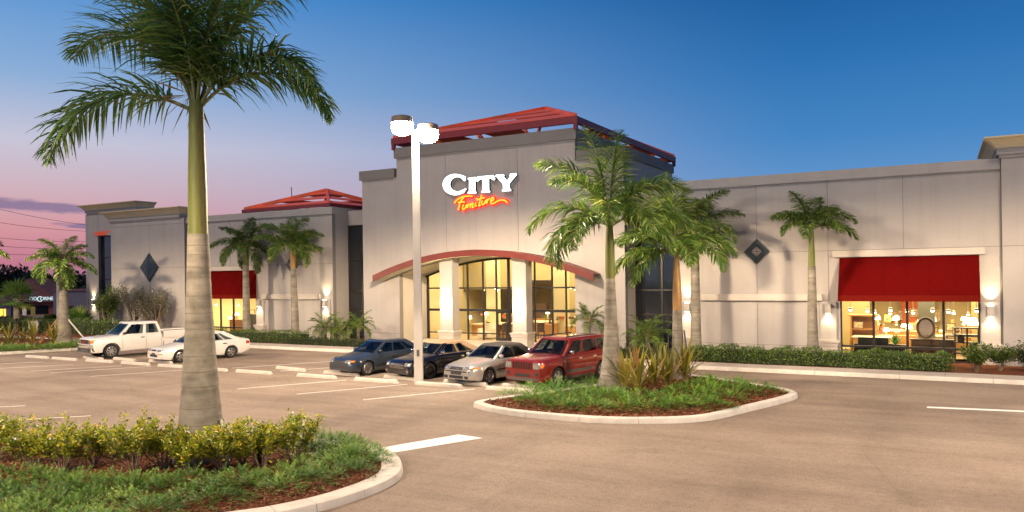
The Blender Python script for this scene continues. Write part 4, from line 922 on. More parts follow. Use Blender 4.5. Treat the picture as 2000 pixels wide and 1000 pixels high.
        pane('rear_window', lambda v, h: fpt(v, h, True), (-.86, -.82), (.86, .82), .16 if not K.get('pillar') else .25, .86, Vector((-.016, 0, .010)))
        for sg in (-1, 1):
            for (ua, ub, va, vb) in K['side']:
                pane('side_window', lambda u, h: spt(u, h, sg), (ua, ub), (va, vb), K.get('h0', .10), K.get('h1', .88), Vector((0, sg*.012, 0)), 4)
        for sg, ax in ((1, 'l'), (-1, 'r')):
            dm = xf(.12)+.22; base = spt(.07, .12, sg)
            MB().lathe([(.001, -.09), (.055, -.085), (.075, -.02), (.07, .05), (.001, .075)], 10, ax='y', c=(base.x-.02, base.y+sg*.12, base.z+.06)).build('wing_mirror', S.get('mirror', P), t, smooth=True)
    # wheels
    def tyre():
        w2 = S.get('tw', .105)
        return MB().lathe([(Rw*.66, -w2), (Rw*.93, -w2*1.02), (Rw, -w2*.72), (Rw, w2*.72), (Rw*.93, w2*1.02), (Rw*.66, w2), (Rw*.66, -w2)], 28, ax='y').mesh('tyre', MT['rubber'], True, 50)
    def rim():
        q = MB(); rr = Rw*.66; w2 = S.get('tw', .105); n = S.get('spokes', 6)
        q.lathe([(rr, w2*.95), (rr*.93, w2*1.0), (rr*.88, w2*.78), (rr*.86, -w2)], 24, ax='y')
        for k in range(n):
            a = 2*math.pi*k/n; dr_ = Vector((math.cos(a), 0, math.sin(a))); sd2 = Vector((-math.sin(a), 0, math.cos(a)))
            q.obox(dr_*rr*.50+Vector((0, w2*.62, 0)), dr_*rr*.44, Vector((0, .018, 0)), sd2*rr*S.get('spw', .13))
        q.lathe([(.001, w2*.80), (rr*.2, w2*.78), (rr*.24, w2*.55), (.001, w2*.5)], 12, ax='y'); return q.mesh('rim', S.get('rim', MT['alloy']), True, 35)
    def disc():
        rr = Rw*.64; return MB().lathe([(.001, .01), (rr, .01), (rr, -.02), (.001, -.02)], 20, ax='y').mesh('brake_disc', MT['dark_plastic'])
    tm, rm, dm_ = tyre(), rim(), disc()
    for q in wheels:
        for sg in (1, -1):
            wh = link(tm, 'wheel', t); wh.location = (x0-q, sg*(track-.01), Rw); wh.rotation_euler = (0, random.uniform(0, 6), 0 if sg > 0 else math.pi)
            if q == fo: wh.rotation_euler.z += R(S.get('steer', 0))
            link(rm, 'rim', wh); link(dm_, 'brake_disc', wh)
    S['extra'](t, decal, lin, x0, hwmax, P, zt, zb)
    # door shut lines and handles
    for d in S.get('seams', ()):
        for ax in 'lr': decal('door_seam', 'dark_plastic', [d-.007, d+.007], zb(d)+.10, zt(d)-.03, ax, .003, 5)
    for d in S.get('handles', ()):
        for ax in 'lr': decal('door_handle', S.get('handle_mat', 'dark_plastic'), [d-.09, d, d+.09], zt(d)-.20, zt(d)-.15, ax, .035, 2)
    return t
def lamps(decal, lin, y0, y1, z0, z1, hw, mat='headlamp', amber=True, slope=0.0):
    for sg in (1, -1):
        decal('headlight', mat, lin(sg*y0, sg*y1, 6), lambda y: z0+slope*(abs(y)-y0), z1 if callable(z1) else (lambda y: z1+slope*.5*(abs(y)-y0)), 'f', .014)
        if amber: decal('turn_signal', 'amber', lin(sg*(y1+.01), sg*(y1+.10), 3), z0+.03+slope*(y1-y0), (z1(y1) if callable(z1) else z1)-.02, 'f', .016)
def tails(decal, lin, y0, y1, z0, z1):
    for sg in (1, -1): decal('tail_light', 'tail', lin(sg*y0, sg*y1, 5), z0, z1, 'b', .014)
# ---- red SUV
def x_suv(t, decal, lin, x0, hw, P, zt, zb):
    gr_ = decal('grille', 'dark_plastic', lin(-.42, .42, 8), .74, .97, 'f', .006)
    for k in range(8): decal('grille_bar', P, [-.43+.1215*k-.018, -.43+.1215*k+.018], .735, .985, 'f', .030, 3, gr_)
    lamps(decal, lin, .50, .80, .76, .97, hw, amber=False)
    for sg in (1, -1):
        decal('turn_signal', 'amber', lin(sg*.81, sg*.875, 3), .80, .92, 'f', .014)
        decal('fog_light', 'dark_plastic', lin(sg*.60, sg*.74, 4), .50, .63, 'f', .010)
        MB().tube([(.55, sg*.60, 1.70), (.45, sg*.60, 1.775), (-1.35, sg*.60, 1.775), (-1.5, sg*.60, 1.72)], .022, 6).build('roof_rail', MT['dark_plastic'], t, smooth=True)
    decal('lower_bumper', 'grey_plastic', lin(-.80, .80, 10), .29, .42, 'f', .012)
    decal('bumper_intake', 'dark_plastic', lin(-.36, .36, 6), .46, .56, 'f', .008)
    for ax in 'lr':
        decal('side_moulding', 'grey_plastic', lin(1.38, 3.10, 8), .50, .60, ax, .014)
        decal('sill', 'grey_plastic', lin(1.40, 3.08, 8), .27, .37, ax, .012)
    tails(decal, lin, .66, .86, .85, 1.10)
suv = car('suv', 'bright red SUV with chrome wheels beside the planted island', 'SUV', dict(L=4.74, W=1.86, R=.375, fo=.93, wb=2.78, crown=.035, tw=.12, spokes=5, spw=.2, paint=paint('red_paint', (.19, .008, .006)),
    hw=[(0, .84), (.04, .90), (.12, .95), (.35, .985), (.9, 1), (3.9, 1), (4.5, .97), (4.74, .92)],
    zt=[(0, .985), (.06, 1.03), (.25, 1.07), (1.1, 1.14), (1.5, 1.15), (4.74, 1.17)], zb=[(0, .30), (.5, .26), (4.2, .28), (4.74, .38)],
    cab=dict(d=(1.32, 2.02, 4.40, 4.68), wb=.955, wr=.77, zr=1.685, bulge=.12, side=[(.035, .035, .295, .255), (.325, .285, .62, .61), (.655, .645, .94, .90)], h0=.12, h1=.86),
    seams=(1.42, 2.50, 3.42), handles=(2.28, 3.22), handle_mat='chrome', mirror=MT['chrome'], extra=x_suv), (-12.22, 25.12))
# ---- silver convertible
def x_silver(t, decal, lin, x0, hw, P, zt, zb):
    decal('grille', 'dark_plastic', lin(-.34, .34, 6), .60, .70, 'f', .008)
    for k in (-1, 1): decal('grille_bar', 'chrome', lin(k*.12, k*.14, 1), .60, .70, 'f', .02)
    lamps(decal, lin, .38, .70, .60, .715, hw)
    decal('bumper_strip', 'dark_plastic', lin(-.80, .80, 10), .515, .555, 'f', .014)
    decal('number_plate', 'plate', lin(-.26, .26, 4), .42, .51, 'f', .022)
    for a, b in ((-.36, .36), (.44, .62), (-.62, -.44)): decal('bumper_intake', 'dark_plastic', lin(a, b, 4), .27, .38, 'f', .006)
    for ax in 'lr': decal('side_moulding', 'dark_plastic', lin(1.35, 3.0, 8), .50, .55, ax, .012)
    tails(decal, lin, .50, .78, .66, .80)
silver = car('convertible', 'silver convertible with a closed dark grey soft top', 'car', dict(L=4.62, W=1.74, R=.32, fo=.95, wb=2.60, spokes=8, spw=.08, paint=paint('silver_paint', (.46, .44, .41), .55, .3),
    hw=[(0, .72), (.05, .80), (.15, .89), (.35, .95), (.9, 1), (3.6, 1), (4.3, .95), (4.62, .82)],
    zt=[(0, .58), (.07, .66), (.2, .73), (.6, .81), (1.2, .90), (1.45, .93), (3.6, .95), (4.3, .93), (4.62, .84)], zb=[(0, .24), (.4, .18), (4.2, .22), (4.62, .36)],
    cab=dict(d=(1.30, 2.05, 3.15, 3.95), wb=.90, wr=.70, zr=1.36, mat=pm('grey_soft_top', (.060, .052, .046), .9, var=.1, bump=.2), pillar=True, side=[(.06, .07, .42, .36), (.46, .40, .78, .66)], h0=.08, h1=.84),
    seams=(1.50, 2.78), handles=(2.62,), handle_mat=None or 'grey_plastic', extra=x_silver), (-15.0, 24.96))
# ---- black convertible
def x_black(t, decal, lin, x0, hw, P, zt, zb):
    g_ = decal('grille', 'dark_plastic', lin(-.42, .42, 6), .47, .68, 'f', .006)
    for k in range(4): decal('grille_bar', 'chrome', lin(-.42, .42, 6), .49+.052*k, .502+.052*k, 'f', .018, 1, g_)
    lamps(decal, lin, .46, .74, .57, .70, hw, amber=False)
    for sg in (1, -1): decal('fog_light', 'headlamp', lin(sg*.58, sg*.68, 3), .33, .41, 'f', .012)
    for ax in 'lr': decal('side_trim', 'chrome', lin(1.3, 3.6, 8), .915, .93, ax, .012)
    tails(decal, lin, .5, .78, .66, .80)
black = car('convertible', 'black convertible with a closed tan soft top half hidden by the light pole', 'car', dict(L=4.90, W=1.79, R=.33, fo=.98, wb=2.69, spokes=12, spw=.06, rim=pm('dark_alloy', (.09, .09, .09), .35, metal=.8), paint=paint('black_paint', (.006, .006, .008), .1, .2),
    hw=[(0, .74), (.05, .82), (.15, .90), (.35, .95), (.9, 1), (3.8, 1), (4.5, .95), (4.90, .82)],
    zt=[(0, .60), (.07, .69), (.22, .76), (.7, .84), (1.3, .92), (1.55, .95), (3.8, .97), (4.5, .95), (4.90, .86)], zb=[(0, .24), (.4, .18), (4.4, .22), (4.90, .36)],
    cab=dict(d=(1.36, 2.12, 3.25, 4.15), wb=.90, wr=.70, zr=1.345, mat=pm('tan_soft_top', (.40, .26, .155), .9, var=.08, bump=.2), pillar=True, side=[(.06, .07, .44, .38), (.48, .42, .80, .68)], h0=.08, h1=.84),
    seams=(1.55, 2.95), handles=(2.78,), handle_mat='chrome', mirror=MT['chrome'], extra=x_black), (-17.98, 25.3))
# ---- dark blue sedan
def x_blue(t, decal, lin, x0, hw, P, zt, zb):
    decal('grille', 'dark_plastic', lin(-.34, .34, 6), .615, .675, 'f', .008)
    decal('badge', 'chrome', lin(-.05, .05, 2), .625, .665, 'f', .016)
    lamps(decal, lin, .40, .66, .575, .69, hw)
    decal('bumper_intake', 'dark_plastic', lin(-.56, .56, 8), .33, .43, 'f', .006)
    for ax in 'lr': decal('side_moulding', 'dark_plastic', lin(1.35, 3.3, 8), .46, .50, ax, .008)
    tails(decal, lin, .48, .76, .68, .84)
blue = car('sedan', 'dark blue grey four door sedan with pale wheel covers', 'car', dict(L=4.45, W=1.71, R=.305, fo=.86, wb=2.62, spokes=7, spw=.15, paint=paint('blue_grey_paint', (.035, .048, .068), .45, .3),
    hw=[(0, .74), (.05, .82), (.15, .90), (.35, .96), (.9, 1), (3.4, 1), (4.1, .96), (4.45, .84)],
    zt=[(0, .58), (.06, .65), (.2, .715), (.6, .79), (1.1, .87), (1.35, .90), (3.4, .95), (4.1, .955), (4.45, .88)], zb=[(0, .24), (.4, .18), (4.0, .22), (4.45, .36)],
    cab=dict(d=(1.20, 1.98, 3.22, 4.02), wb=.905, wr=.70, zr=1.335, side=[(.05, .055, .36, .315), (.385, .335, .66, .62), (.69, .645, .86, .74)], h0=.10, h1=.86),
    seams=(1.42, 2.42, 3.25), handles=(2.24, 3.10), extra=x_blue), (-21.03, 25.16))
# ---- white sedan
def x_white(t, decal, lin, x0, hw, P, zt, zb):
    decal('grille', 'dark_plastic', lin(-.26, .26, 6), .615, .685, 'f', .010)
    lamps(decal, lin, .36, .74, .605, .69, hw, amber=False)
    for sg in (1, -1): decal('turn_signal', 'amber', lin(sg*.45, sg*.76, 4), .46, .50, 'f', .012)
    decal('bumper_intake', 'dark_plastic', lin(-.38, .38, 8), .33, .45, 'f', .008)
    decal('number_plate', 'plate', lin(-.17, .17, 4), .40, .52, 'f', .022)
    tails(decal, lin, .48, .80, .68, .84)
    for ax in 'lr': decal('tail_light', 'tail', lin(4.50, 4.70, 3), .68, .84, ax, .010)
white = car('sedan', 'white four door sedan half hidden behind the big palm trunk', 'car', dict(L=4.77, W=1.77, R=.315, fo=.95, wb=2.70, spokes=5, spw=.17, paint=paint('white_paint', (.70, .67, .63), 0, .3),
    hw=[(0, .74), (.05, .82), (.15, .90), (.35, .96), (.9, 1), (3.7, 1), (4.4, .96), (4.77, .84)],
    zt=[(0, .58), (.07, .66), (.2, .72), (.7, .80), (1.2, .89), (1.5, .92), (3.7, .97), (4.4, .975), (4.77, .90)], zb=[(0, .24), (.4, .18), (4.3, .22), (4.77, .36)],
    cab=dict(d=(1.32, 2.12, 3.45, 4.30), wb=.90, wr=.69, zr=1.36, side=[(.05, .055, .36, .315), (.385, .335, .66, .62), (.69, .645, .86, .74)], h0=.10, h1=.86),
    seams=(1.55, 2.58, 3.45), handles=(2.40, 3.28), extra=x_white), (-33.0, 25.32))
# ---- white pickup
def x_pick(t, decal, lin, x0, hw, P, zt, zb):
    g_ = decal('grille', 'dark_plastic', lin(-.52, .52, 8), .80, 1.02, 'f', .008)
    for k in range(3): decal('grille_bar', 'chrome', lin(-.50, .50, 6), .835+.07*k, .855+.07*k, 'f', .022, 1, g_)
    decal('badge', 'tail', lin(-.20, .20, 4), .875, .945, 'f', .028, 2, g_)
    for sg in (1, -1):
        decal('headlight', 'headlamp', lin(sg*.57, sg*.80, 4), .80, 1.02, 'f', .014)
        decal('turn_signal', 'amber', lin(sg*.81, sg*.93, 4), .86, 1.02, 'f', .018)
    decal('bumper', 'chrome', lin(-.94, .94, 12), .60, .76, 'f', .05)
    decal('lower_bumper', 'grey_plastic', lin(-.94, .94, 12), .34, .60, 'f', .045)
    for sg in (1, -1): decal('fog_light', 'dark_plastic', lin(sg*.58, sg*.72, 3), .43, .55, 'f', .055)
    # open cargo bed: two sides, tailgate, rails
    xb0, xb1 = x0-3.74, x0-5.72
    for sg in (1, -1):
        MB().side([(sg*.86, .88), (sg*.985, .88), (sg*1.0, 1.05), (sg*.985, 1.26), (sg*.94, 1.29), (sg*.86, 1.28)], xb1, xb0).build('bed_side', P, t)
        MB().box(xb1+.1, xb0-.05, sg*.90-.035, sg*.90+.035, 1.292, 1.325).build('bed_rail', MT['grey_plastic'], t)
    MB().box(xb1-.02, xb1+.05, -.855, .855, .86, 1.27).build('tailgate', P, t); MB().box(xb0-.05, xb0, -.855, .855, .86, 1.27).build('bed_front', P, t)
    MB().box(xb1+.052, xb0-.052, -.85, .85, .905, .915).build('bed_liner', MT['dark_plastic'], t)
    for sg in (1, -1): decal('tail_light', 'tail', lin(sg*.80, sg*.92, 3), .80, .92, 'b', .03)
    for ax in 'lr': decal('bed_gap', 'dark_plastic', [3.70, 3.735], .45, .93, ax, .004)
pick = car('pickup_truck', 'white extended cab pickup truck with chrome bumper', 'pickup truck', dict(L=5.78, W=1.99, R=.385, fo=.98, wb=3.64, spokes=8, spw=.10, tw=.12, crown=.03, rim=MT['alloy'], paint=paint('pickup_white', (.70, .67, .63), 0, .3),
    hw=[(0, .86), (.04, .92), (.12, .96), (.3, .985), (.9, 1), (5.2, 1), (5.78, .98)],
    zt=[(0, 1.00), (.05, 1.07), (.25, 1.11), (1.2, 1.17), (1.5, 1.19), (3.60, 1.20), (3.70, .92), (5.78, .92)], zb=[(0, .36), (.5, .34), (5.4, .40), (5.78, .45)],
    cab=dict(d=(1.38, 2.08, 3.50, 3.70), wb=.95, wr=.75, zr=1.80, bulge=.10, side=[(.05, .05, .52, .48), (.60, .57, .92, .90)], h0=.12, h1=.86),
    seams=(1.55, 2.78, 3.62), handles=(2.60,), mirror=MT['dark_plastic'], extra=x_pick), (-38.4, 25.25))
# ================================================================== PLANTS
G = lambda *c: c
MT['frond'] = leafm('palm_leaflet', [(0, (.045, .095, .018)), (.5, (.085, .155, .026)), (.85, (.15, .22, .038)), (1, (.27, .30, .08))], .38, .28, .5)
MT['frond_pale'] = leafm('palm_leaflet_pale', [(0, (.055, .125, .022)), (.5, (.110, .210, .034)), (.85, (.20, .295, .05)), (1, (.42, .43, .12))], .38, .3, .5)
MT['frond_dark'] = leafm('palm_leaflet_dark', [(0, (.052, .13, .040)), (.5, (.10, .205, .05)), (.85, (.18, .28, .066)), (1, (.32, .37, .10))], .35, .35, .5)
MT['rachis'] = pm('palm_rachis', (.14, .15, .035), .5, var=.2)
MT['crownshaft'] = pm('green_crownshaft', (.105, .120, .018), .6, var=.22, scale=3, stretch=(5, 5, .5))
MT['crownshaft_orange'] = pm('orange_crownshaft', (.30, .165, .05), .5, var=.3, scale=3, stretch=(5, 5, .5))
MT['dead_sheath'] = pm('dry_sheath', (.30, .21, .11), .9, var=.3, scale=6)
MT['sheath_brown'] = pm('brown_sheath_edge', (.15, .085, .035), .8, var=.3, scale=5)
def trunk_mat():
    m, t, b = nm('ringed_trunk'); n = t.nodes; l = t.links
    c = n.new('ShaderNodeTexCoord'); no = n.new('ShaderNodeTexNoise'); no.inputs['Scale'].default_value = 3.2; no.inputs['Detail'].default_value = 8; l.new(c.outputs['Object'], no.inputs[0])
    mp_ = n.new('ShaderNodeMapping'); mp_.inputs['Scale'].default_value = (.25, .25, 2.6); l.new(c.outputs['Object'], mp_.inputs[0])
    n2 = n.new('ShaderNodeTexNoise'); n2.inputs['Scale'].default_value = 1.6; n2.inputs['Detail'].default_value = 5; l.new(mp_.outputs[0], n2.inputs[0])
    a = n.new('ShaderNodeMath'); a.operation = 'ADD'; l.new(no.outputs[0], a.inputs[0]); l.new(n2.outputs[0], a.inputs[1])
    h = n.new('ShaderNodeMath'); h.operation = 'MULTIPLY'; l.new(a.outputs[0], h.inputs[0]); h.inputs[1].default_value = .5
    rp = n.new('ShaderNodeValToRGB'); e = rp.color_ramp.elements; e[0].position = .36; e[0].color = (.125, .112, .088, 1); e[1].position = .62; e[1].color = (.29, .262, .215, 1)
    l.new(h.outputs[0], rp.inputs[0]); l.new(rp.outputs[0], b.inputs['Base Color']); b.inputs['Roughness'].default_value = .9; b.inputs['Specular IOR Level'].default_value = .2
    bp = n.new('ShaderNodeBump'); bp.inputs['Strength'].default_value = .5; bp.inputs['Distance'].default_value = .02
    n3 = n.new('ShaderNodeTexNoise'); n3.inputs['Scale'].default_value = 24; n3.inputs['Detail'].default_value = 6; l.new(c.outputs['Object'], n3.inputs[0]); l.new(n3.outputs[0], bp.inputs['Height']); l.new(bp.outputs[0], b.inputs['Normal'])
    return m
MT['trunk'] = trunk_mat(); MT['scar'] = pm('leaf_scar', (.155, .137, .107), .9, var=.3, scale=8)
def frond_mesh(name, Lf, e0, droop, nleaf=70, ll=.26, wd=.030, hang=.55, mats=None, rng=None, twist=0, plum=.6, curl=0, segs=2):
    """pinnate frond along +x: arching rachis, plumose leaflets that hang under their own weight"""
    rng = rng or random; mb = MB(); n = 16; path = []; p = Vector((0, 0, 0)); tang = []
    for i in range(n+1):
        s = i/n; a = e0-droop*s**1.25; d = Vector((math.cos(a)*math.cos(curl*s), math.cos(a)*math.sin(curl*s), math.sin(a)))
        path.append(p.copy()); tang.append(d); p = p+d*Lf/n
    b0 = len(mb.f)
    mb.tube(path, [Lf*.011*(1-.85*i/n)+.004 for i in range(n+1)], 5, 0.0)
    for i in range(len(mb.f)): mb.mi[i] = 1
    for k in range(nleaf):
        for sg in (-1, 1):
            s = .13+.86*(k+rng.random()*.8)/nleaf; f = min(s*n, n-.001); i = int(f); q = path[i].lerp(path[min(i+1, n)], f-i); tg = tang[i]
            side = tg.cross(Vector((0, 0, 1))); side = side.normalized() if side.length > .05 else Vector((0, 1, 0)); upd = side.cross(tg).normalized()
            ph = rng.uniform(-plum, plum)+.15; prof = math.sin(math.pi*min(1, .18+.80*s))**.7
            d = (side*sg*math.cos(ph)+upd*math.sin(ph)+tg*(.45+.5*s)).normalized(); l_ = Lf*ll*prof*rng.uniform(.82, 1.1); w_ = wd*(.55+.45*prof)*rng.uniform(.8, 1.15)
            hg = hang*rng.uniform(.7, 1.3); pts = [q]; dd = d
            for j in range(segs):
                pts.append(pts[-1]+dd*l_/segs); dd = (dd+Vector((0, 0, -1))*hg*(1.4/segs)).normalized()
            wv = dd.cross(Vector((rng.gauss(0, .5), rng.gauss(0, .5), 1))); wv = wv.normalized() if wv.length > .05 else Vector((1, 0, 0))
            r_ = rng.random()
            vs = []
            for j, pp in enumerate(pts):
                ww = w_*(.55, 1, .7, .4)[min(j, 3)] if j < len(pts)-1 else w_*.12
                vs += [pp+wv*ww/2, pp-wv*ww/2]
            mb.add(vs, [(2*j, 2*j+1, 2*j+3, 2*j+2) for j in range(len(pts)-1)], r_)
    return mb.mesh(name, mats or [MT['frond'], MT['rachis']])
def palm(label, base, prof, shaft, fr, group=None, seed=1, mat='trunk', shaft_mat='crownshaft', lean=(0, 0), rings=True, fan=None, fmats=None, name='palm_tree', cat='palm tree', sheath=False, leaf_kw=None):
    """prof: (z, radius) of the trunk; shaft: (z, radius); fr: list of (azimuth, e0, droop, length) or None for an even crown"""
    rng = random.Random(seed); t = thing(name, label, cat, (base[0], base[1], base[2] if len(base) > 2 else .1), 0, group)
    zt = shaft[-1][0]; off = lambda z: Vector((lean[0]*(z/zt)**1.3, lean[1]*(z/zt)**1.3, z))
    def interp(pr, n):
        return [(z, lerp_t(pr, z)) for z in np.linspace(pr[0][0], pr[-1][0], n)]
    pr = interp(prof, 36)
    MB().tube([off(z) for z, _ in pr], [smooth_t([(a*1.0, b) for a, b in prof], z)*(1+.012*math.sin(z*23)) for z, _ in pr], 20).build('trunk', MT[mat], t, smooth=True)
    if rings:
        z = prof[0][0]+.5
        while z < prof[-1][0]-.03:
            rr = smooth_t(prof, z); MB().tube([off(z-.012), off(z), off(z+.012)], [rr*1.0, rr*1.022, rr*1.0], 20, cap=False).build('trunk_ring', MT['scar'], t, smooth=True); z += rng.uniform(.18, .50)*(1 if prof[-1][0] > 3 else .6)
    sh_ = interp(shaft, 14)
    cs = MB().tube([off(z) for z, _ in sh_], [smooth_t(shaft, z) for z, _ in sh_], 14).build('crownshaft', MT[shaft_mat], t, smooth=True)
    if sheath:
        q = MB(); n_ = 16; q.grid([[off(z)+Vector((math.cos(a_)*rr, math.sin(a_)*rr, 0)) for a_ in (A(-52), A(-46), A(-40))] for z, rr in [(z, smooth_t(shaft, z)*1.012) for z in np.linspace(shaft[0][0]+.02, zt-.3, n_)]]); q.build('sheath_edge', MT['sheath_brown'], t, smooth=True)
    top = off(zt-.12)
    if sheath:
        q = MB()
        for i in range(26):
            a = rng.uniform(2.2, 4.6); p0 = top+Vector((math.cos(a)*.15, math.sin(a)*.15, .25)); q.leaf(p0, (math.cos(a)*.35+rng.gauss(0, .12), math.sin(a)*.35+rng.gauss(0, .12), -1+rng.random()*1.7), (math.cos(a), math.sin(a), 0), rng.uniform(.4, 1.0), .06)
        q.build('dry_sheath', MT['dead_sheath'], t)
    fm = fmats or [MT['frond'], MT['rachis']]; kw = dict(mats=fm, rng=rng); kw.update(leaf_kw or {})
    cache = {}
    for (a, e0, dr, Lf) in fr:
        key = (round(e0, 1), round(dr, 1), round(Lf, 1))
        if key not in cache: cache[key] = frond_mesh('frond', Lf, e0, dr, curl=rng.uniform(-.18, .18), **kw)
        o = link(cache[key], 'frond', t); o.location = top+Vector((math.cos(a)*.06, math.sin(a)*.06, rng.uniform(-.12, .12))); o.rotation_euler = (0, 0, a)
    return t
CR = YAW                                          # picture-right is this azimuth; picture-left is CR+pi; away is CR+pi/2
def crown(Lf, n, rng, emin=-.15, emax=1.25, drp=(1.2, 2.0)):
    out = []
    for i in range(n):
        f = i/(n-1); e = emin+(emax-emin)*f
        out.append((i*2.39996+rng.uniform(-.25, .25), round(e, 1), round(rng.uniform(*drp)*(1-.35*f), 1), round(Lf*rng.uniform(.88, 1.05), 1)))
    return out
GP = 'royal palms planted round the store'
A = lambda deg: CR+R(deg)
# the big palm in the foreground bed (fronds placed as they hang in the photograph)
palm('largest palm tree, its pale ringed trunk rising from the foreground shrubs', (-14.57, 11.70, .1), [(0, .62), (.2, .56), (.75, .475), (1.6, .40), (2.6, .33), (3.6, .275), (5.05, .225)],
     [(5.05, .215), (5.5, .21), (6.2, .20), (7.0, .178), (7.6, .165), (8.05, .15)],
     [(A(180), .48, 2.0, 4.1), (A(163), 1.15, 1.9, 4.6), (A(152), 1.32, 1.2, 4.6), (A(6), .85, 2.3, 3.7), (A(-12), 1.0, 2.3, 3.7), (A(24), 1.35, 1.1, 4.4), (A(85), 1.38, .8, 4.4), (A(110), 1.45, .7, 4.3), (A(-95), 1.45, 1.4, 3.9), (A(-40), 1.42, 1.4, 4.0), (A(135), 1.2, 1.3, 4.2), (A(188), 1.5, .8, 4.4)],
     GP, 11, fmats=[MT['frond_dark'], MT['rachis']], sheath=True, leaf_kw=dict(nleaf=135, ll=.285, wd=.060, hang=.85, segs=3, plum=.8))
rg = random.Random(4)
kwm = dict(nleaf=104, ll=.285, wd=.055, hang=.85, plum=.7)
palm('palm tree with thick flared trunk on the island beside the red SUV', (-10.07, 25.13, .1), [(0, .54), (.15, .50), (.5, .40), (1.0, .32), (2.0, .24), (3.85, .165)], [(3.85, .16), (4.2, .175), (4.8, .165), (5.4, .13), (5.9, .10)],
     [(A(182), .75, 2.0, 3.3), (A(205), .1, 1.9, 2.9), (A(-160), .3, 2.0, 3.1), (A(158), 1.2, 1.3, 3.6), (A(120), 1.45, .6, 3.8), (A(70), 1.3, .8, 3.7), (A(35), 1.05, 1.4, 3.5), (A(8), .55, 1.5, 3.2), (A(-25), .2, 1.7, 2.8), (A(-60), .7, 2.2, 2.9), (A(-100), .9, 2.3, 2.9), (A(-130), .5, 2.3, 2.8), (A(60), 1.5, .45, 3.6), (A(-10), 1.0, 1.7, 3.3), (A(125), .4, 1.8, 2.9), (A(-150), 1.2, 1.8, 3.2)], GP, 21, fmats=[MT['frond_pale'], MT['rachis']], leaf_kw=kwm)
palm('palm tree with orange crownshaft held by dark stakes on the island', (-8.72, 28.47, .1), [(0, .32), (.3, .27), (1, .22), (2.6, .17)], [(2.6, .165), (3.0, .175), (3.6, .15), (4.3, .11), (4.9, .08)],
     [(A(185), .35, 1.6, 2.7), (A(200), .0, 1.5, 2.5), (A(160), .8, 1.6, 2.8), (A(120), 1.3, .8, 3.2), (A(80), 1.4, .6, 3.3), (A(40), 1.0, 1.4, 2.8), (A(5), .6, 1.8, 2.6), (A(-40), .5, 2.1, 2.4), (A(-90), .7, 2.4, 2.4), (A(100), 1.5, .4, 3.2), (A(-160), .9, 1.9, 2.7)], GP, 31, shaft_mat='crownshaft_orange', fmats=[MT['frond_pale'], MT['rachis']], leaf_kw=kwm)
palm('palm tree with slim green crownshaft against the wall left of the ledge', (-10.11, 35.9, .1), [(0, .34), (.4, .27), (1.2, .24), (4.4, .20)], [(4.4, .19), (5.0, .17), (5.9, .11), (6.2, .09)], crown(2.5, 15, rg, -.2, 1.4, (1.5, 2.2)), GP, 41, leaf_kw=kwm)
palm('palm tree between the ledge and the right red awning', (-4.94, 35.9, .1), [(0, .36), (.4, .27), (1.2, .22), (4.2, .16)], [(4.2, .15), (4.8, .14), (5.7, .10), (6.0, .08)], [(A(180), .9, 1.6, 1.9), (A(195), .5, 2.0, 1.7), (A(5), .7, 1.6, 2.2), (A(-8), .2, 1.2, 2.1), (A(60), 1.2, 1.0, 2.1), (A(115), 1.3, .9, 2.1), (A(-60), .7, 2.2, 1.8), (A(-120), .6, 2.2, 1.8), (A(90), .9, 1.5, 2.0), (A(150), .9, 1.6, 1.9), (A(30), 1.0, 1.5, 2.0)], GP, 51, fmats=[MT['frond'], MT['rachis']], leaf_kw=kwm)
palm('yellow lit palm tree in front of the small diamond on the left wing', (-35.73, 35.9, .1), [(0, .34), (.4, .27), (1.2, .24), (4.6, .18)], [(4.6, .17), (5.2, .19), (5.8, .15), (6.2, .11)], crown(2.5, 15, rg, -.1, 1.4, (1.3, 2.0)), GP, 61, shaft_mat='crownshaft_orange', fmats=[MT['frond_pale'], MT['rachis']], lean=(-.15, 0), leaf_kw=kwm)
palm('palm tree standing before the left red awning', (-40.09, 35.9, .1), [(0, .36), (.4, .28), (1.2, .25), (4.9, .19)], [(4.9, .19), (5.4, .20), (6.0, .15), (6.4, .1)], crown(2.4, 15, rg, -.5, 1.4, (1.3, 2.2)), GP, 71, leaf_kw=kwm)
palm('palm tree propped by wooden stakes in the left bed by the white pickup', (-50.18, 29.75, .1), [(0, .58), (.3, .48), (1.0, .38), (2.6, .27), (3.5, .22)], [(3.5, .21), (4.2, .21), (5.0, .15), (5.4, .12)], crown(2.4, 14, rg, -.3, 1.3, (1.2, 1.9)), GP, 81, fmats=[MT['frond_pale'], MT['rachis']], leaf_kw=kwm)
palm('palm tree at the left edge of the frame showing only one frond', (*gr(-62, 678), .1), [(0, .5), (.5, .38), (3.0, .24), (4.6, .2)], [(4.6, .2), (5.4, .2), (6.4, .12)], crown(2.5, 13, rg, -.1, 1.3, (1.2, 1.9)), GP, 91, fmats=[MT['frond_pale'], MT['rachis']], leaf_kw=kwm)
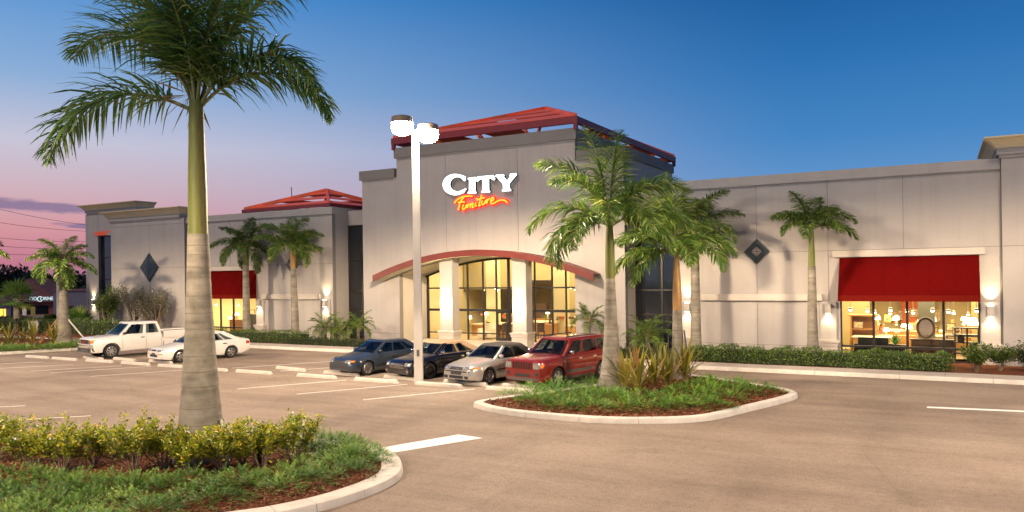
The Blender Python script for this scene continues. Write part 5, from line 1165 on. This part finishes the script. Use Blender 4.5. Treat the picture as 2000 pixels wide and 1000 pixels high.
# stakes that prop palms
def stake(label, a, b, rad=.035, mat='wood'):
    tag(MB().tube([a, b], rad, 6).build('stake', MT[mat]), label, 'stake', 'stakes propping young palms')
bx, by = -50.18, 29.75
stake('wooden stake leaning on the left bed palm from its left', (bx-1.6, by-.7, .1), (bx-.2, by-.1, 1.9)); stake('second wooden stake low on the left side of the left bed palm', (bx-1.0, by-1.0, .1), (bx-.15, by-.2, 1.5)); stake('grey wooden stake leaning on the left bed palm from the pickup side', (bx+1.6, by+.6, .1), (bx+.2, by+.1, 1.7), .05, 'pole')
stake('dark stake standing left of the orange palm trunk on the island', (-9.05, 28.2, .1), (-9.0, 28.25, 1.9), .03, 'dark_plastic'); stake('dark stake standing right of the orange palm trunk on the island', (-8.22, 28.4, .1), (-8.45, 28.4, 1.95), .03, 'dark_plastic')
stake('short brown stake among the yellow shrubs of the foreground bed', (-12.9, 11.9, .1), (-13.2, 12.0, .62), .05, 'dark_wood')
stake('grey stake leaning behind the yellow shrubs right of the big trunk', (-13.75, 11.75, .1), (-14.05, 11.85, 1.0), .045, 'pole')
# pygmy date palms by the tower
def pygmy(label, x, y, h, Lf, n, seed, fm='frond_pale'):
    rg2 = random.Random(seed)
    palm(label, (x, y, .1), [(0, .10), (h*.5, .09), (h, .10)], [(h, .10), (h+.25, .08)], crown(Lf, n, rg2, -.2, 1.35, (1.6, 2.3)), 'small feathery date palms beside the tower', seed, shaft_mat='dead_sheath', fmats=[MT[fm], MT['rachis']], rings=False, name='date_palm', cat='date palm', leaf_kw=dict(nleaf=40, ll=.26, wd=.028, hang=.3, plum=.5))
pygmy('small date palm nearest the wall lamp left of the tower', -32.95, 35.6, .75, 1.35, 18, 101); pygmy('small date palm in the middle of the clump left of the tower', -31.6, 35.4, .7, 1.35, 18, 102); pygmy('small date palm standing alone before the left tower wall', -30.35, 35.6, .95, 1.25, 18, 103)
pygmy('small date palm behind the roof of the red SUV', -15.75, 36.3, 1.5, 1.25, 18, 104, 'frond'); pygmy('small date palm before the tinted glass right of the tower', -12.6, 36.2, .8, 1.5, 22, 105)
# leaf-filled bushes and hedges
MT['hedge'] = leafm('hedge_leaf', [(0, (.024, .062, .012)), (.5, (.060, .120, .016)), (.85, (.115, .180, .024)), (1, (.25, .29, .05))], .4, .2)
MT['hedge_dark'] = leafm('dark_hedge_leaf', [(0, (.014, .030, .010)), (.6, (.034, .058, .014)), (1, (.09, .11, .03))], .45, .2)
MT['stem'] = pm('woody_stem', (.26, .19, .13), .9, var=.25, scale=8)
def hedge(label, x0, x1, y0, y1, h, n, mat='hedge', name='hedge', cat='hedge', lf=.075, group=None, z0=.1):
    rng = random.Random(int(abs(x0*97))); t = thing(name, label, cat, ((x0+x1)/2, (y0+y1)/2, z0), 0, group); mb = MB(); hx, hy = (x1-x0)/2, (y1-y0)/2
    ph = [rng.uniform(0, 6) for _ in range(4)]
    for i in range(n):
        x = rng.uniform(-hx, hx); top = h*(1+.07*math.sin(x*2.1+ph[0])+.06*math.sin(x*5.3+ph[1])+.05*math.sin(x*11+ph[2]))
        bul = 1+.10*math.sin(x*3.1+ph[3])+.06*math.sin(x*8+ph[1])
        k = rng.random()
        if k < .52: y = -hy*bul+abs(rng.gauss(0, .10)); z = rng.uniform(.05, 1)**.85*top; nd_ = Vector((rng.gauss(0, .5), -1, rng.gauss(.35, .5)))
        elif k < .86: y = rng.uniform(-hy, hy)*bul; z = top-abs(rng.gauss(0, .07)); nd_ = Vector((rng.gauss(0, .5), rng.gauss(-.2, .5), 1))
        else:
            y = rng.uniform(-hy, hy)*.9; z = rng.uniform(.1, .95)*top; nd_ = Vector((rng.choice((-1, 1)), rng.gauss(0, .5), .3)); x = math.copysign(hx*rng.uniform(.96, 1.03), x) if rng.random() < .5 else x
        y += max(0, z-top*.82)*.6*(1 if y < 0 else -1)
        d = Vector((rng.gauss(0, 1), rng.gauss(0, .6), rng.gauss(.4, .7)))+nd_*.5
        mb.leaf((x, y, max(.02, z)), d, nd_, lf*rng.uniform(.7, 1.4), lf*.55)
    mb.build('foliage', MT[mat], t)
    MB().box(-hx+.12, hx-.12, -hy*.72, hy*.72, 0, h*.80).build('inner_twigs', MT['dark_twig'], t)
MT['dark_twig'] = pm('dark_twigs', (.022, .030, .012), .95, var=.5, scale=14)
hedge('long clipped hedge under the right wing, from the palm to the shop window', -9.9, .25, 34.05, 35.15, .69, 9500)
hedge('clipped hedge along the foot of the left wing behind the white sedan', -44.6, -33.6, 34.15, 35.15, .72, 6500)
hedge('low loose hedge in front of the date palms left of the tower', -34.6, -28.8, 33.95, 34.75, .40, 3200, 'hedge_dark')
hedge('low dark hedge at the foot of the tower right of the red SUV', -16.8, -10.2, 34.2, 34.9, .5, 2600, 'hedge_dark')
def bush(name, label, cat, x, y, r_, h, n, mat, lf=.08, lw=.55, group=None, stems=7, open_=.0, z0=.1, seed=0, up=.6, rosette=False, low=.25):
    rng = random.Random(seed+int(abs(x*131)+abs(y*17))); t = thing(name, label, cat, (x, y, z0), 0, group)
    st = MB(); tips = []
    for i in range(stems):
        a = i*2.4+rng.uniform(-.4, .4); rr = r_*rng.uniform(.35, .95); p1 = Vector((math.cos(a)*rr*.45, math.sin(a)*rr*.45, h*rng.uniform(.32, .5))); p2 = Vector((math.cos(a)*rr, math.sin(a)*rr, h*rng.uniform(.68, 1.02)))
        st.tube([(math.cos(a)*.04, math.sin(a)*.04, 0), p1*.6, p1], [.016*h, .013*h, .010*h], 5); 
        for k in range(3):
            q = p2+Vector((rng.gauss(0, r_*.22), rng.gauss(0, r_*.22), rng.gauss(0, h*.10))); st.tube([p1, (p1+q)/2+Vector((0, 0, .02)), q], [.010*h, .007*h, .004*h], 4, cap=False); tips += [(p1, q)]
    st.build('stem', MT['stem'], t)
    mb = MB()
    for i in range(n):
        a, b = rng.choice(tips); f = rng.random()**.55; q = a.lerp(b, low+(1.05-low)*f); rad_ = Vector((q.x, q.y, 0)); 
        if rosette: q = q+Vector((rng.gauss(0, .045), rng.gauss(0, .045), rng.gauss(0, .04)))
        else: q = q+Vector((rng.gauss(0, r_*.14), rng.gauss(0, r_*.14), rng.gauss(0, h*.07)))
        d = Vector((rng.gauss(0, 1), rng.gauss(0, 1), rng.gauss(up, .5)))+(rad_.normalized()*.4 if rad_.length > .01 else Vector())
        mb.leaf(q, d, (rng.gauss(0, .5), rng.gauss(0, .5), 1), lf*rng.uniform(.65, 1.3), lf*lw)
    mb.build('foliage', MT[mat], t)
    return t
GB = 'leafy bushes by the right shop window'
bush('bush', 'round bush at the foot of the black lattice shelf, right of the hedge', 'bush', 1.15, 34.6, .55, .95, 2400, 'hedge', .09, group=GB, stems=9, low=-.25)
bush('bush', 'taller bush before the right lamp pedestal', 'bush', 1.95, 35.3, .6, .95, 2400, 'hedge', .09, group=GB, stems=9, low=-.25)
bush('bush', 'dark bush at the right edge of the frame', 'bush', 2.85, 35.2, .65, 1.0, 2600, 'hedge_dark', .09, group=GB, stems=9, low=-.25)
# tall loose shrubs against the left corner bay
MT['olive_leaf'] = leafm('grey_green_leaf', [(0, (.10, .105, .055)), (.6, (.20, .20, .125)), (1, (.46, .43, .32))], .5, .2)
GS2 = 'tall loose shrubs against the left corner bay'
for x, y, h, r_, lb, n, mt_ in ((-55.3, 36.1, 3.1, .95, 'dense green shrub before the tinted end window', 4200, 'hedge'), (-52.2, 36.2, 3.5, .95, 'tallest grey green shrub, with spindly top, against the left corner bay', 2300, 'olive_leaf'), (-50.9, 36.0, 2.7, .85, 'middle grey green shrub below the large diamond', 2000, 'olive_leaf'), (-49.5, 36.1, 3.2, 1.0, 'right hand grey green shrub behind the pickup cab', 2300, 'olive_leaf')):
    bush('shrub', lb, 'shrub', x, y, r_, h, n, mt_, .13, .5, GS2, 9)
MT['croton'] = leafm('yellow_green_leaf', [(0, (.10, .165, .016)), (.35, (.235, .29, .020)), (.75, (.40, .42, .028)), (.92, (.64, .54, .035)), (1, (.62, .30, .03))], .45, .25)
GC = 'yellow green shrubs in the foreground bed'
for i, (u, v, h, lb) in enumerate(((-12, 905, 1.25, 'yellow green shrub cut by the left edge of the frame'), (122, 922, 1.10, 'yellow green shrub second from the left, with a round yellow crown'), (262, 926, 1.25, 'yellow green shrub with two tall shoots, left of the big trunk'), (318, 915, 1.0, 'yellow green shrub touching the left foot of the big trunk'), (432, 918, .98, 'yellow green shrub right in front of the big trunk'), (512, 914, 1.08, 'bare stemmed yellow green shrub right of the big trunk'), (572, 900, 1.08, 'last yellow green shrub towards the rounded kerb'), (185, 908, .85, 'low yellow green shrub in the gap behind the second one'), (372, 926, .90, 'yellow green shrub covering the middle of the big trunk foot'), (472, 905, .95, 'yellow green shrub close on the right of the big trunk'), (62, 912, .95, 'yellow green shrub filling the gap near the left edge of the frame'))):
    x, y = gr(u, v, .12); bush('shrub', lb, 'shrub', x, y, (.70), h*.86, 1900, 'croton', .095, .5, GC, 10, seed=i*7, rosette=True, low=-.15)
# sword-leaved cordylines
MT['sword'] = leafm('sword_leaf', [(0, (.10, .105, .018)), (.4, (.20, .195, .026)), (.75, (.36, .30, .032)), (.9, (.28, .11, .05)), (1, (.52, .44, .22))], .38, .3, .5)
def sword(label, x, y, h, seed, group, n=24):
    rng = random.Random(seed); t = thing('cordyline', label, 'cordyline', (x, y, .12), 0, group); 
    MB().tube([(0, 0, 0), (0, 0, .22*h)], [.05, .04], 7).build('stem', MT['stem'], t)
    for i in range(n):
        a = i*2.4+rng.uniform(-.3, .3); e = 1.45-1.05*(i/n)**1.1+rng.uniform(-.1, .1); L_ = h*rng.uniform(.75, 1.02)*(1-.30*i/n); w_ = h*.075*rng.uniform(.8, 1.2); p = Vector((math.cos(a)*.03, math.sin(a)*.03, .10*h+.10*h*(1-i/n))); rws = []; tw = rng.uniform(-.5, .5)
        m = MB(); r_ = rng.random()
        for j in range(7):
            s = j/6; ww = w_*(.35+1.25*s if s < .5 else 1.0*(1-((s-.5)/.5)**1.8)+.02); sd2 = Vector((-math.sin(a+tw*s), math.cos(a+tw*s), 0)); rws.append([p-sd2*ww/2+Vector((0, 0, ww*.2)), p, p+sd2*ww/2+Vector((0, 0, ww*.2))])
            ee = e-.35*s*s*(1+i/n); p = p+Vector((math.cos(a)*math.cos(ee), math.sin(a)*math.cos(ee), math.sin(ee)))*L_/6
        m.grid(rws, r_); m.build('leaf', MT['sword'], t, smooth=True)
GI = 'sword leaved cordylines on the planted island'; GL = 'sword leaved cordylines in the left bed'
for i, (u, v, h, lb) in enumerate(((1222, 765, 1.45, 'olive cordyline pressed against the thick palm trunk on the island'), (1248, 772, 1.55, 'cordyline with one long pale leaf, foremost on the island'), (1278, 767, 1.55, 'cordyline with broad golden leaves in the middle of the island'), (1306, 762, 1.5, 'dark stemmed cordyline right of the island middle'), (1338, 748, 1.6, 'cordyline at the foot of the orange palm on the island'), (1240, 752, 1.35, 'cordyline behind the others on the island, next to the trunk'), (1290, 748, 1.35, 'cordyline at the back of the island group'))):
    x, y = gr(u, v, .12); sword(lb, x, y, h, 300+i, GI)
for i, (u, v, h, lb) in enumerate(((18, 678, 1.55, 'cordyline nearest the left edge of the frame in the left bed'), (66, 677, 1.65, 'upright cordyline in the middle of the left bed'), (105, 676, 1.6, 'cordyline touching the staked palm in the left bed'), (45, 674, 1.2, 'small cordyline behind two larger ones in the left bed'), (-15, 680, 1.5, 'cordyline half outside the frame in the left bed'))):
    x, y = gr(u, v, .12); sword(lb, x, y, h, 320+i, GL, 20)
# juniper ground cover: mounded sprays of scale leaves
MT['juniper'] = leafm('juniper_spray', [(0, (.034, .095, .020)), (.45, (.085, .195, .032)), (.8, (.17, .30, .048)), (1, (.30, .43, .075))], .6, .15)
MT['juniper_lit'] = leafm('juniper_spray_bright', [(0, (.028, .090, .012)), (.45, (.070, .185, .020)), (.8, (.135, .275, .028)), (1, (.24, .38, .05))], .6, .15)  # purer green leaf mix for the island clumps
def juniper(name, label, clumps, mat, nsp, sl, seed, z0=.12):
    rng = random.Random(seed); mb = MB()
    for (cx_, cy_, r_, h_) in clumps:
        tone = rng.uniform(-.26, .26)
        for i in range(int(nsp*r_*r_/.36)):
            a = rng.uniform(0, 6.283); q = rng.random()**.5; x, y = cx_+math.cos(a)*r_*q*rng.uniform(.85, 1.1), cy_+math.sin(a)*r_*q*rng.uniform(.85, 1.1)
            z = z0+h_*(1-q**2.2)*rng.uniform(.45, 1.05)
            d = Vector((math.cos(a)*(.4+q)+rng.gauss(0, .35), math.sin(a)*(.4+q)+rng.gauss(0, .35), .75*(1-q*.7)+rng.gauss(0, .18))).normalized()
            L_ = sl*rng.uniform(.7, 1.3); sd2 = d.cross(Vector((0, 0, 1))).normalized(); upn = sd2.cross(d)
            r0_ = min(1, max(0, rng.random()*.62+.19+tone)); p = Vector((x, y, z)); nb = 5
            for k in range(nb):
                s = (k+.4)/nb; b_ = p+d*L_*s; ln = L_*.42*(1-.55*s)
                for sg in (-1, 1):
                    dd = (d*.9+sd2*sg*.8+upn*rng.uniform(-.1, .5)).normalized(); w_ = d*ln*.17
                    mb.add([b_-w_, b_+dd*ln, b_+w_], [(0, 1, 2)], min(1, r0_+.25*s*s))
            mb.add([p+d*L_*.75-sd2*L_*.06, p+d*L_*1.05, p+d*L_*.75+sd2*L_*.06], [(0, 1, 2)], min(1, r0_+.3))
    o = mb.build(name, MT[mat], kind='stuff'); o['label'] = label
def scatter(poly, n, mind, rng, ok=lambda x, y: True):
    xs = [p[0] for p in poly]; ys = [p[1] for p in poly]; out = []; tries = 0
    while len(out) < n and tries < 20000:
        tries += 1; x, y = rng.uniform(min(xs), max(xs)), rng.uniform(min(ys), max(ys))
        if inside((x, y), poly) and ok(x, y) and all((x-a)**2+(y-b)**2 > mind**2 for a, b in out): out.append((x, y))
    return out
rg = random.Random(77)
fgp = [gr(u, v, .12) for u, v in ((-30, 955), (40, 935), (130, 945), (250, 945), (380, 940), (500, 935), (560, 925), (620, 905), (700, 900), (738, 915), (700, 930), (640, 945), (560, 962), (470, 975), (410, 990), (330, 1002), (200, 1030), (-30, 1040))]
cl = [(x, y, rg.uniform(.42, .62), rg.uniform(.22, .34)) for x, y in scatter(fgp, 46, .40, rg)]
fgb = [gr(u, v, .12) for u, v in ((575, 880), (600, 862), (660, 864), (715, 882), (735, 905), (690, 905), (620, 895))]
cl += [(x, y, rg.uniform(.45, .6), rg.uniform(.25, .36)) for x, y in scatter(fgb, 12, .38, rg)]
cl += [(*gr(u, v, .12), .5, .3) for u, v in ((30, 890), (85, 893), (190, 880), (250, 882))]
juniper('juniper', 'blue green juniper ground cover spreading over the foreground bed', cl, 'juniper', 165, .17, 5)
ip = [gr(u, v, .12) for u, v in ((985, 782), (1010, 770), (1090, 758), (1160, 756), (1215, 772), (1260, 780), (1310, 772), (1360, 748), (1420, 748), (1500, 760), (1505, 768), (1440, 785), (1380, 800), (1290, 804), (1200, 806), (1100, 800), (1020, 792))]
cl = [(x, y, rg.uniform(.42, .65), rg.uniform(.22, .34)) for x, y in scatter(ip, 60, .52, rg)]
juniper('juniper', 'bright green juniper ground cover spreading over the planted island', cl, 'juniper_lit', 120, .19, 6)
lp_ = [gr(u, v, .12) for u, v in ((-20, 690), (150, 682), (152, 676), (90, 681), (-20, 682))]
cl = [(x, y, .6, .28) for x, y in scatter(lp_, 26, .5, rg)]
juniper('juniper', 'low juniper strip along the kerb of the left bed', cl, 'juniper', 60, .25, 8)
# bark chips
def chips(name, label, poly, n, ok=None, sz=.05):
    rng = random.Random(9); mb = MB(); xs = [p[0] for p in poly]; ys = [p[1] for p in poly]; k = 0
    while k < n:
        x, y = rng.uniform(min(xs), max(xs)), rng.uniform(min(ys), max(ys))
        if not inside((x, y), poly): continue
        k += 1; d = Vector((rng.gauss(0, 1), rng.gauss(0, 1), rng.gauss(0, .28))); s_ = sz*rng.uniform(.5, 1.6); d = d.normalized(); sd2 = d.cross(Vector((rng.gauss(0, .3), rng.gauss(0, .3), 1))).normalized(); p = Vector((x, y, .128+rng.random()*.02)); w_ = s_*.3
        mb.add([p-d*s_-sd2*w_, p-d*s_*.8+sd2*w_, p+d*s_+sd2*w_*.8, p+d*s_*.9-sd2*w_], [(0, 1, 2, 3)])
    o = mb.build(name, MT['chip'], kind='stuff'); o['label'] = label
vis = [gr(u, v, .12) for u, v in ((-10, 1010), (-10, 880), (300, 880), (560, 850), (720, 875), (760, 905), (740, 935), (600, 972), (440, 1008))]
chips('bark_chips', 'reddish bark chips covering the foreground bed', vis, 15000, sz=.034)
chips('bark_chips', 'reddish bark chips covering the planted island', [(p.x, p.y) for p in isl_in], 9000, sz=.05)
# ================================================================== BEHIND, AT THE LEFT
MT['pink'] = pm('pink_stucco', (.20, .058, .065), .9, var=.1); MT['pink_roof'] = pm('pink_roof', (.16, .065, .066), .9, var=.15, scale=6); MT['lav'] = pm('lavender_stucco', (.13, .125, .17), .9, var=.08)
def bgp(u, v, Y):       # point at camera depth Y
    d = ray(u, v); l = Y/d.dot(fw); return Vector((0, 0, H))+d*l
Yb = 95.0
def bgx(u): q = bgp(u, 549, Yb); return q
fo_ = bgp(30, 549, Yb); ro_ = bgp(117, 549, Yb); axb = (ro_-fo_); axb.z = 0; wl = axb.length; axb.normalize()
shop2 = thing('shop_building', 'low pink building with gabled roof and pale lettering beyond the hedge', 'building', (fo_.x, fo_.y, 0), math.atan2(axb.y, axb.x))
MB().box(-3, wl, 0, 3, 0, 1.55).build('wall', MT['pink'], shop2)
MB().wall([(-3.6, 1.55), (wl+.5, 1.55), (wl*.36, 4.45)], -.5, 3.5).build('roof', MT['pink_roof'], shop2)
MB().box(.6, 4.0, -.06, -.002, .1, 1.1).build('window', MT['dark_glass'], shop2)
MB().box(4.6, 5.2, -.10, -.002, 0, 1.3).build('pillar', MT['pink'], shop2)
MT['far_sign'] = emi('far_sign_white', (.45, .60, .62), .75)
def text(s_, size, loc, rot, mat, name, parent=None, ext=.03):
    cu = bpy.data.curves.new(name, 'FONT'); cu.body = s_; cu.size = size; cu.extrude = ext; cu.resolution_u = 3
    o = bpy.data.objects.new(name, cu); col.objects.link(o); dg = bpy.context.evaluated_depsgraph_get(); me = bpy.data.meshes.new_from_object(o.evaluated_get(dg)); bpy.data.objects.remove(o)
    me.materials.clear(); me.materials.append(mat); o = bpy.data.objects.new(name, me); col.objects.link(o); o.location = loc; o.rotation_euler = rot
    if parent: o.parent = parent
    return o
kx = wl/87.0
text('OD', .62, ((62-30)*kx, -.56, 1.78), (R(90), 0, 0), MT['far_sign'], 'lettering', shop2); text('C', .95, ((76.5-30)*kx, -.56, 1.62), (R(90), 0, 0), MT['far_sign'], 'lettering', shop2); text('ORNERS', .62, ((83-30)*kx, -.56, 1.78), (R(90), 0, 0), MT['far_sign'], 'lettering', shop2)
f2 = bgp(-42, 549, 90); s2 = thing('shop_building', 'low lavender building with a warmly lit window at the left edge', 'building', (f2.x, f2.y, 0), math.atan2(axb.y, axb.x))
MB().box(0, 3.7, 0, 1.2, 0, 1.6).build('wall', MT['lav'], s2); MB().wall([(-.4, 1.602), (4.1, 1.602), (3.2, 2.5), (.5, 2.5)], -.4, 1.4).build('roof', MT['pink_roof'], s2)
wn = MB().box(2.05, 3.15, -.05, -.002, .1, .95).build('window', emi('lit_window', (1, .55, .08), 1.1), s2)
for k in (2.42, 2.85): MB().box(k, k+.06, -.09, -.051, .1, .95).build('mullion', MT['bronze'], wn)
f3 = bgp(120, 549, 90); s3 = thing('shop_building', 'long flat grey lavender building between the propped palm and the store', 'building', (f3.x, f3.y, 0), math.atan2(axb.y, axb.x))
MB().box(-1, 9, 0, 8, 0, 2.9).build('wall', MT['lav'], s3); MB().box(-1.1, 9.1, -.1, 8.1, 2.902, 3.1).build('parapet', MT['pink_roof'], s3)
MB().box(.4, 1.4, -.05, -.002, 0, 1.2).build('window', MT['dark_glass'], s3)
# dark tree line
MT['far_leaf'] = leafm('far_tree_leaf', [(0, (.010, .014, .010)), (.6, (.022, .030, .018)), (1, (.045, .055, .030))], .7, .1)
MT['far_bark'] = pm('far_bark', (.05, .04, .03), .9)
rgt = random.Random(55)
def tree(label, u, Yd, h, r_, n, nl=3, cat='tree'):
    b = bgp(u, 549, Yd); t = thing('broadleaf_tree', label, cat, (b.x, b.y, -.02), 0, 'dark trees on the skyline')
    mb = MB(); tk = MB(); tk.tube([(0, 0, 0), (.1, 0, h*.5), (0, .1, h*.8)], [.22, .15, .06], 6)
    for k in range(nl):
        c = Vector((rgt.uniform(-.6, .6)*r_, rgt.uniform(-.6, .6)*r_, h*rgt.uniform(.45, .92))); rr = r_*rgt.uniform(.35, .6); tk.tube([(0, 0, h*.45), c], [.10, .04], 5)
        for i in range(n//nl):
            d = Vector((rgt.gauss(0, 1), rgt.gauss(0, 1), rgt.gauss(0, .55))); d = d/max(d.length, .5)*rr*rgt.uniform(.5, 1.15); mb.leaf(c+d, (rgt.gauss(0, 1), rgt.gauss(0, 1), rgt.gauss(0, 1)), (0, 0, 1), rgt.uniform(.5, 1.0), .5)
    for i in range(n//3):
        mb.leaf((rgt.gauss(0, r_*.45), rgt.gauss(0, r_*.45), rgt.uniform(.02, .55)*h), (rgt.gauss(0, 1), rgt.gauss(0, 1), rgt.gauss(0, 1)), (0, 0, 1), rgt.uniform(.6, 1.1), .6)
    mb.build('crown', MT['far_leaf'], t); tk.build('trunk', MT['far_bark'], t)
tl = [(4, 6.6, 3.0, 'darkest skyline tree at the left edge behind the fan palm'), (22, 6.2, 2.6, 'skyline tree with a loose top right of the darkest one'), (40, 4.6, 2.8, 'low skyline tree behind the fan palm crown'), (60, 5.2, 2.8, 'skyline tree peeping over the pink roof ridge'), (78, 5.4, 2.6, 'round skyline tree right of the pink roof ridge'), (95, 4.6, 2.8, 'low skyline tree above the pale lettering'), (112, 5.2, 2.6, 'skyline tree behind the concrete pole'), (132, 6.4, 2.4, 'umbrella shaped skyline tree right of the propped palm'), (147, 4.8, 2.8, 'low skyline tree above the flat building'), (165, 5.4, 2.6, 'skyline tree next to the store end pier')]
for u, h, r_, lb in tl: tree(lb, u, rgt.uniform(112, 122), h, r_, 420)
def far_wood():
    mb = MB(); rng = random.Random(3)
    for i in range(5200):
        u = rng.uniform(-60, 200); b = bgp(u, 549, rng.uniform(126, 140)); z = rng.random()**.7*(4.0+.7*math.sin(u*.16)+.5*math.sin(u*.41)); mb.leaf((b.x, b.y, z), (rng.gauss(0, 1), rng.gauss(0, 1), rng.gauss(0, 1)), (0, 0, 1), 1.2, .8)
    o = mb.build('far_woods', MT['far_leaf'], kind='stuff'); o['label'] = 'dark far off wood along the horizon at the left'
far_wood()
# fan palms, background hedges, pole, small signs, wires
def fan_palm(label, u, v, Yd, th, r_, n, fm='frond_pale'):
    b = bgp(u, v, Yd); t = thing('fan_palm', label, 'fan palm', (b.x, b.y, .02), 0, 'fan palms beyond the left bed'); rng = random.Random(u)
    MB().tube([(0, 0, 0), (0, 0, th*.5), (0, 0, th)], [.28, .24, .22], 10).build('trunk', MT['trunk'], t, smooth=True)
    for i in range(n):
        a = i*2.4; e = 1.35-1.9*(i/n); st_ = Vector((math.cos(a)*math.cos(e), math.sin(a)*math.cos(e), math.sin(e))); c = Vector((0, 0, th))+st_*r_*.5; mb = MB(); sd2 = st_.cross(Vector((0, 0, 1))).normalized(); r2 = rng.random()
        mb.tube([(0, 0, th), c], [.025, .018], 4, r2, cap=False)
        for k in range(13):
            g_ = R(-95+190*k/12); dd = (st_*math.cos(g_)+sd2*math.sin(g_)+Vector((0, 0, -.18))).normalized(); mb.leaf(c, dd, sd2.cross(st_), r_*.62*rng.uniform(.85, 1.1), .13, min(1, max(0, r2*.7+rng.uniform(0, .3))))
        mb.build('fan_leaf', MT[fm], t)
fan_palm('fan palm with round crown in front of the pink building', 33, 652, 62, 2.7, 1.7, 22); fan_palm('small fan palm right of the propped palm, before the flat building', 153, 650, 60, .8, 1.4, 18)
hedge('clipped green hedge behind the left bed, before the pink building', *(lambda a, b: (min(a[0], b[0]), max(a[0], b[0])))(gr(38, 646), gr(118, 640)), 38.5, 40.2, 1.25, 3600, 'hedge', lf=.13, z0=.0)
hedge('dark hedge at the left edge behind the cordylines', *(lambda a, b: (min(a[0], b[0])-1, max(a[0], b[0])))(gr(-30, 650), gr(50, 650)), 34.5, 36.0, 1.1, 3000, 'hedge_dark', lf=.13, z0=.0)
hedge('clipped hedge with red flowers behind the pickup bonnet', -63.8, -50.4, 34.4, 35.6, 1.05, 4200, 'hedge', lf=.11)
MT['red_flower'] = leafm('red_petal', [(0, (.45, .03, .01)), (1, (.60, .10, .02))], .5, .2)
bp_ = bgp(117, 640, 66); far_pole = tag(MB().tube([(bp_.x, bp_.y, 0), (bp_.x, bp_.y, 6.2)], [.26, .20], 10).build('utility_pole', MT['pole'], smooth=True), 'pale concrete utility pole just behind the propped palm', 'utility pole')
q = gr(66, 655); t = thing('sign_post', 'small road sign on a post among the left hedges', 'sign', (q[0], q[1], 0), YAW)
MB().tube([(0, 0, 0), (0, 0, 2.2)], .035, 6).build('post', MT['grey_plastic'], t); MB().box(-.17, .17, -.06, -.036, 1.5, 2.2).build('sign_plate', pm('yellow_sign', (.22, .18, .05), .5), t); MB().box(-.36, .36, -.06, -.036, .25, 1.1).build('sign_plate', pm('pale_sign', (.40, .42, .38), .5), t)
q = gr(49, 640); t = thing('sign_post', 'small white sign left of the yellow road sign', 'sign', (q[0], q[1], 0), YAW)
MB().tube([(0, 0, 0), (0, 0, 2.0)], .035, 6).build('post', MT['grey_plastic'], t); MB().box(-.18, .18, -.06, -.036, 1.1, 2.0).build('sign_plate', pm('white_sign', (.6, .55, .5), .5), t)
MT['wire'] = pm('wire', (.03, .03, .035), .6)
for i, (v0, v1, lb) in enumerate(((405, 440, 'uppermost power line crossing the sunset sky'), (431, 452, 'second power line below the purple cloud'), (461, 472, 'third power line in the sunset sky'), (477, 485, 'fourth power line in the sunset sky'), (492, 496, 'fifth power line above the treetops'), (523, 540, 'sixth power line, sloping low above the treetops'), (557, 561, 'low power line against the dark trees'))):
    a, b = bgp(-80, v0-(v1-v0)*.45, 105), bgp(172, v1, 128); pts = [a.lerp(b, k/10)+Vector((0, 0, -.35*math.sin(math.pi*k/10))) for k in range(11)]
    tag(MB().tube(pts, .035, 4).build('power_line', MT['wire']), lb, 'power line', 'power lines in the left sky')
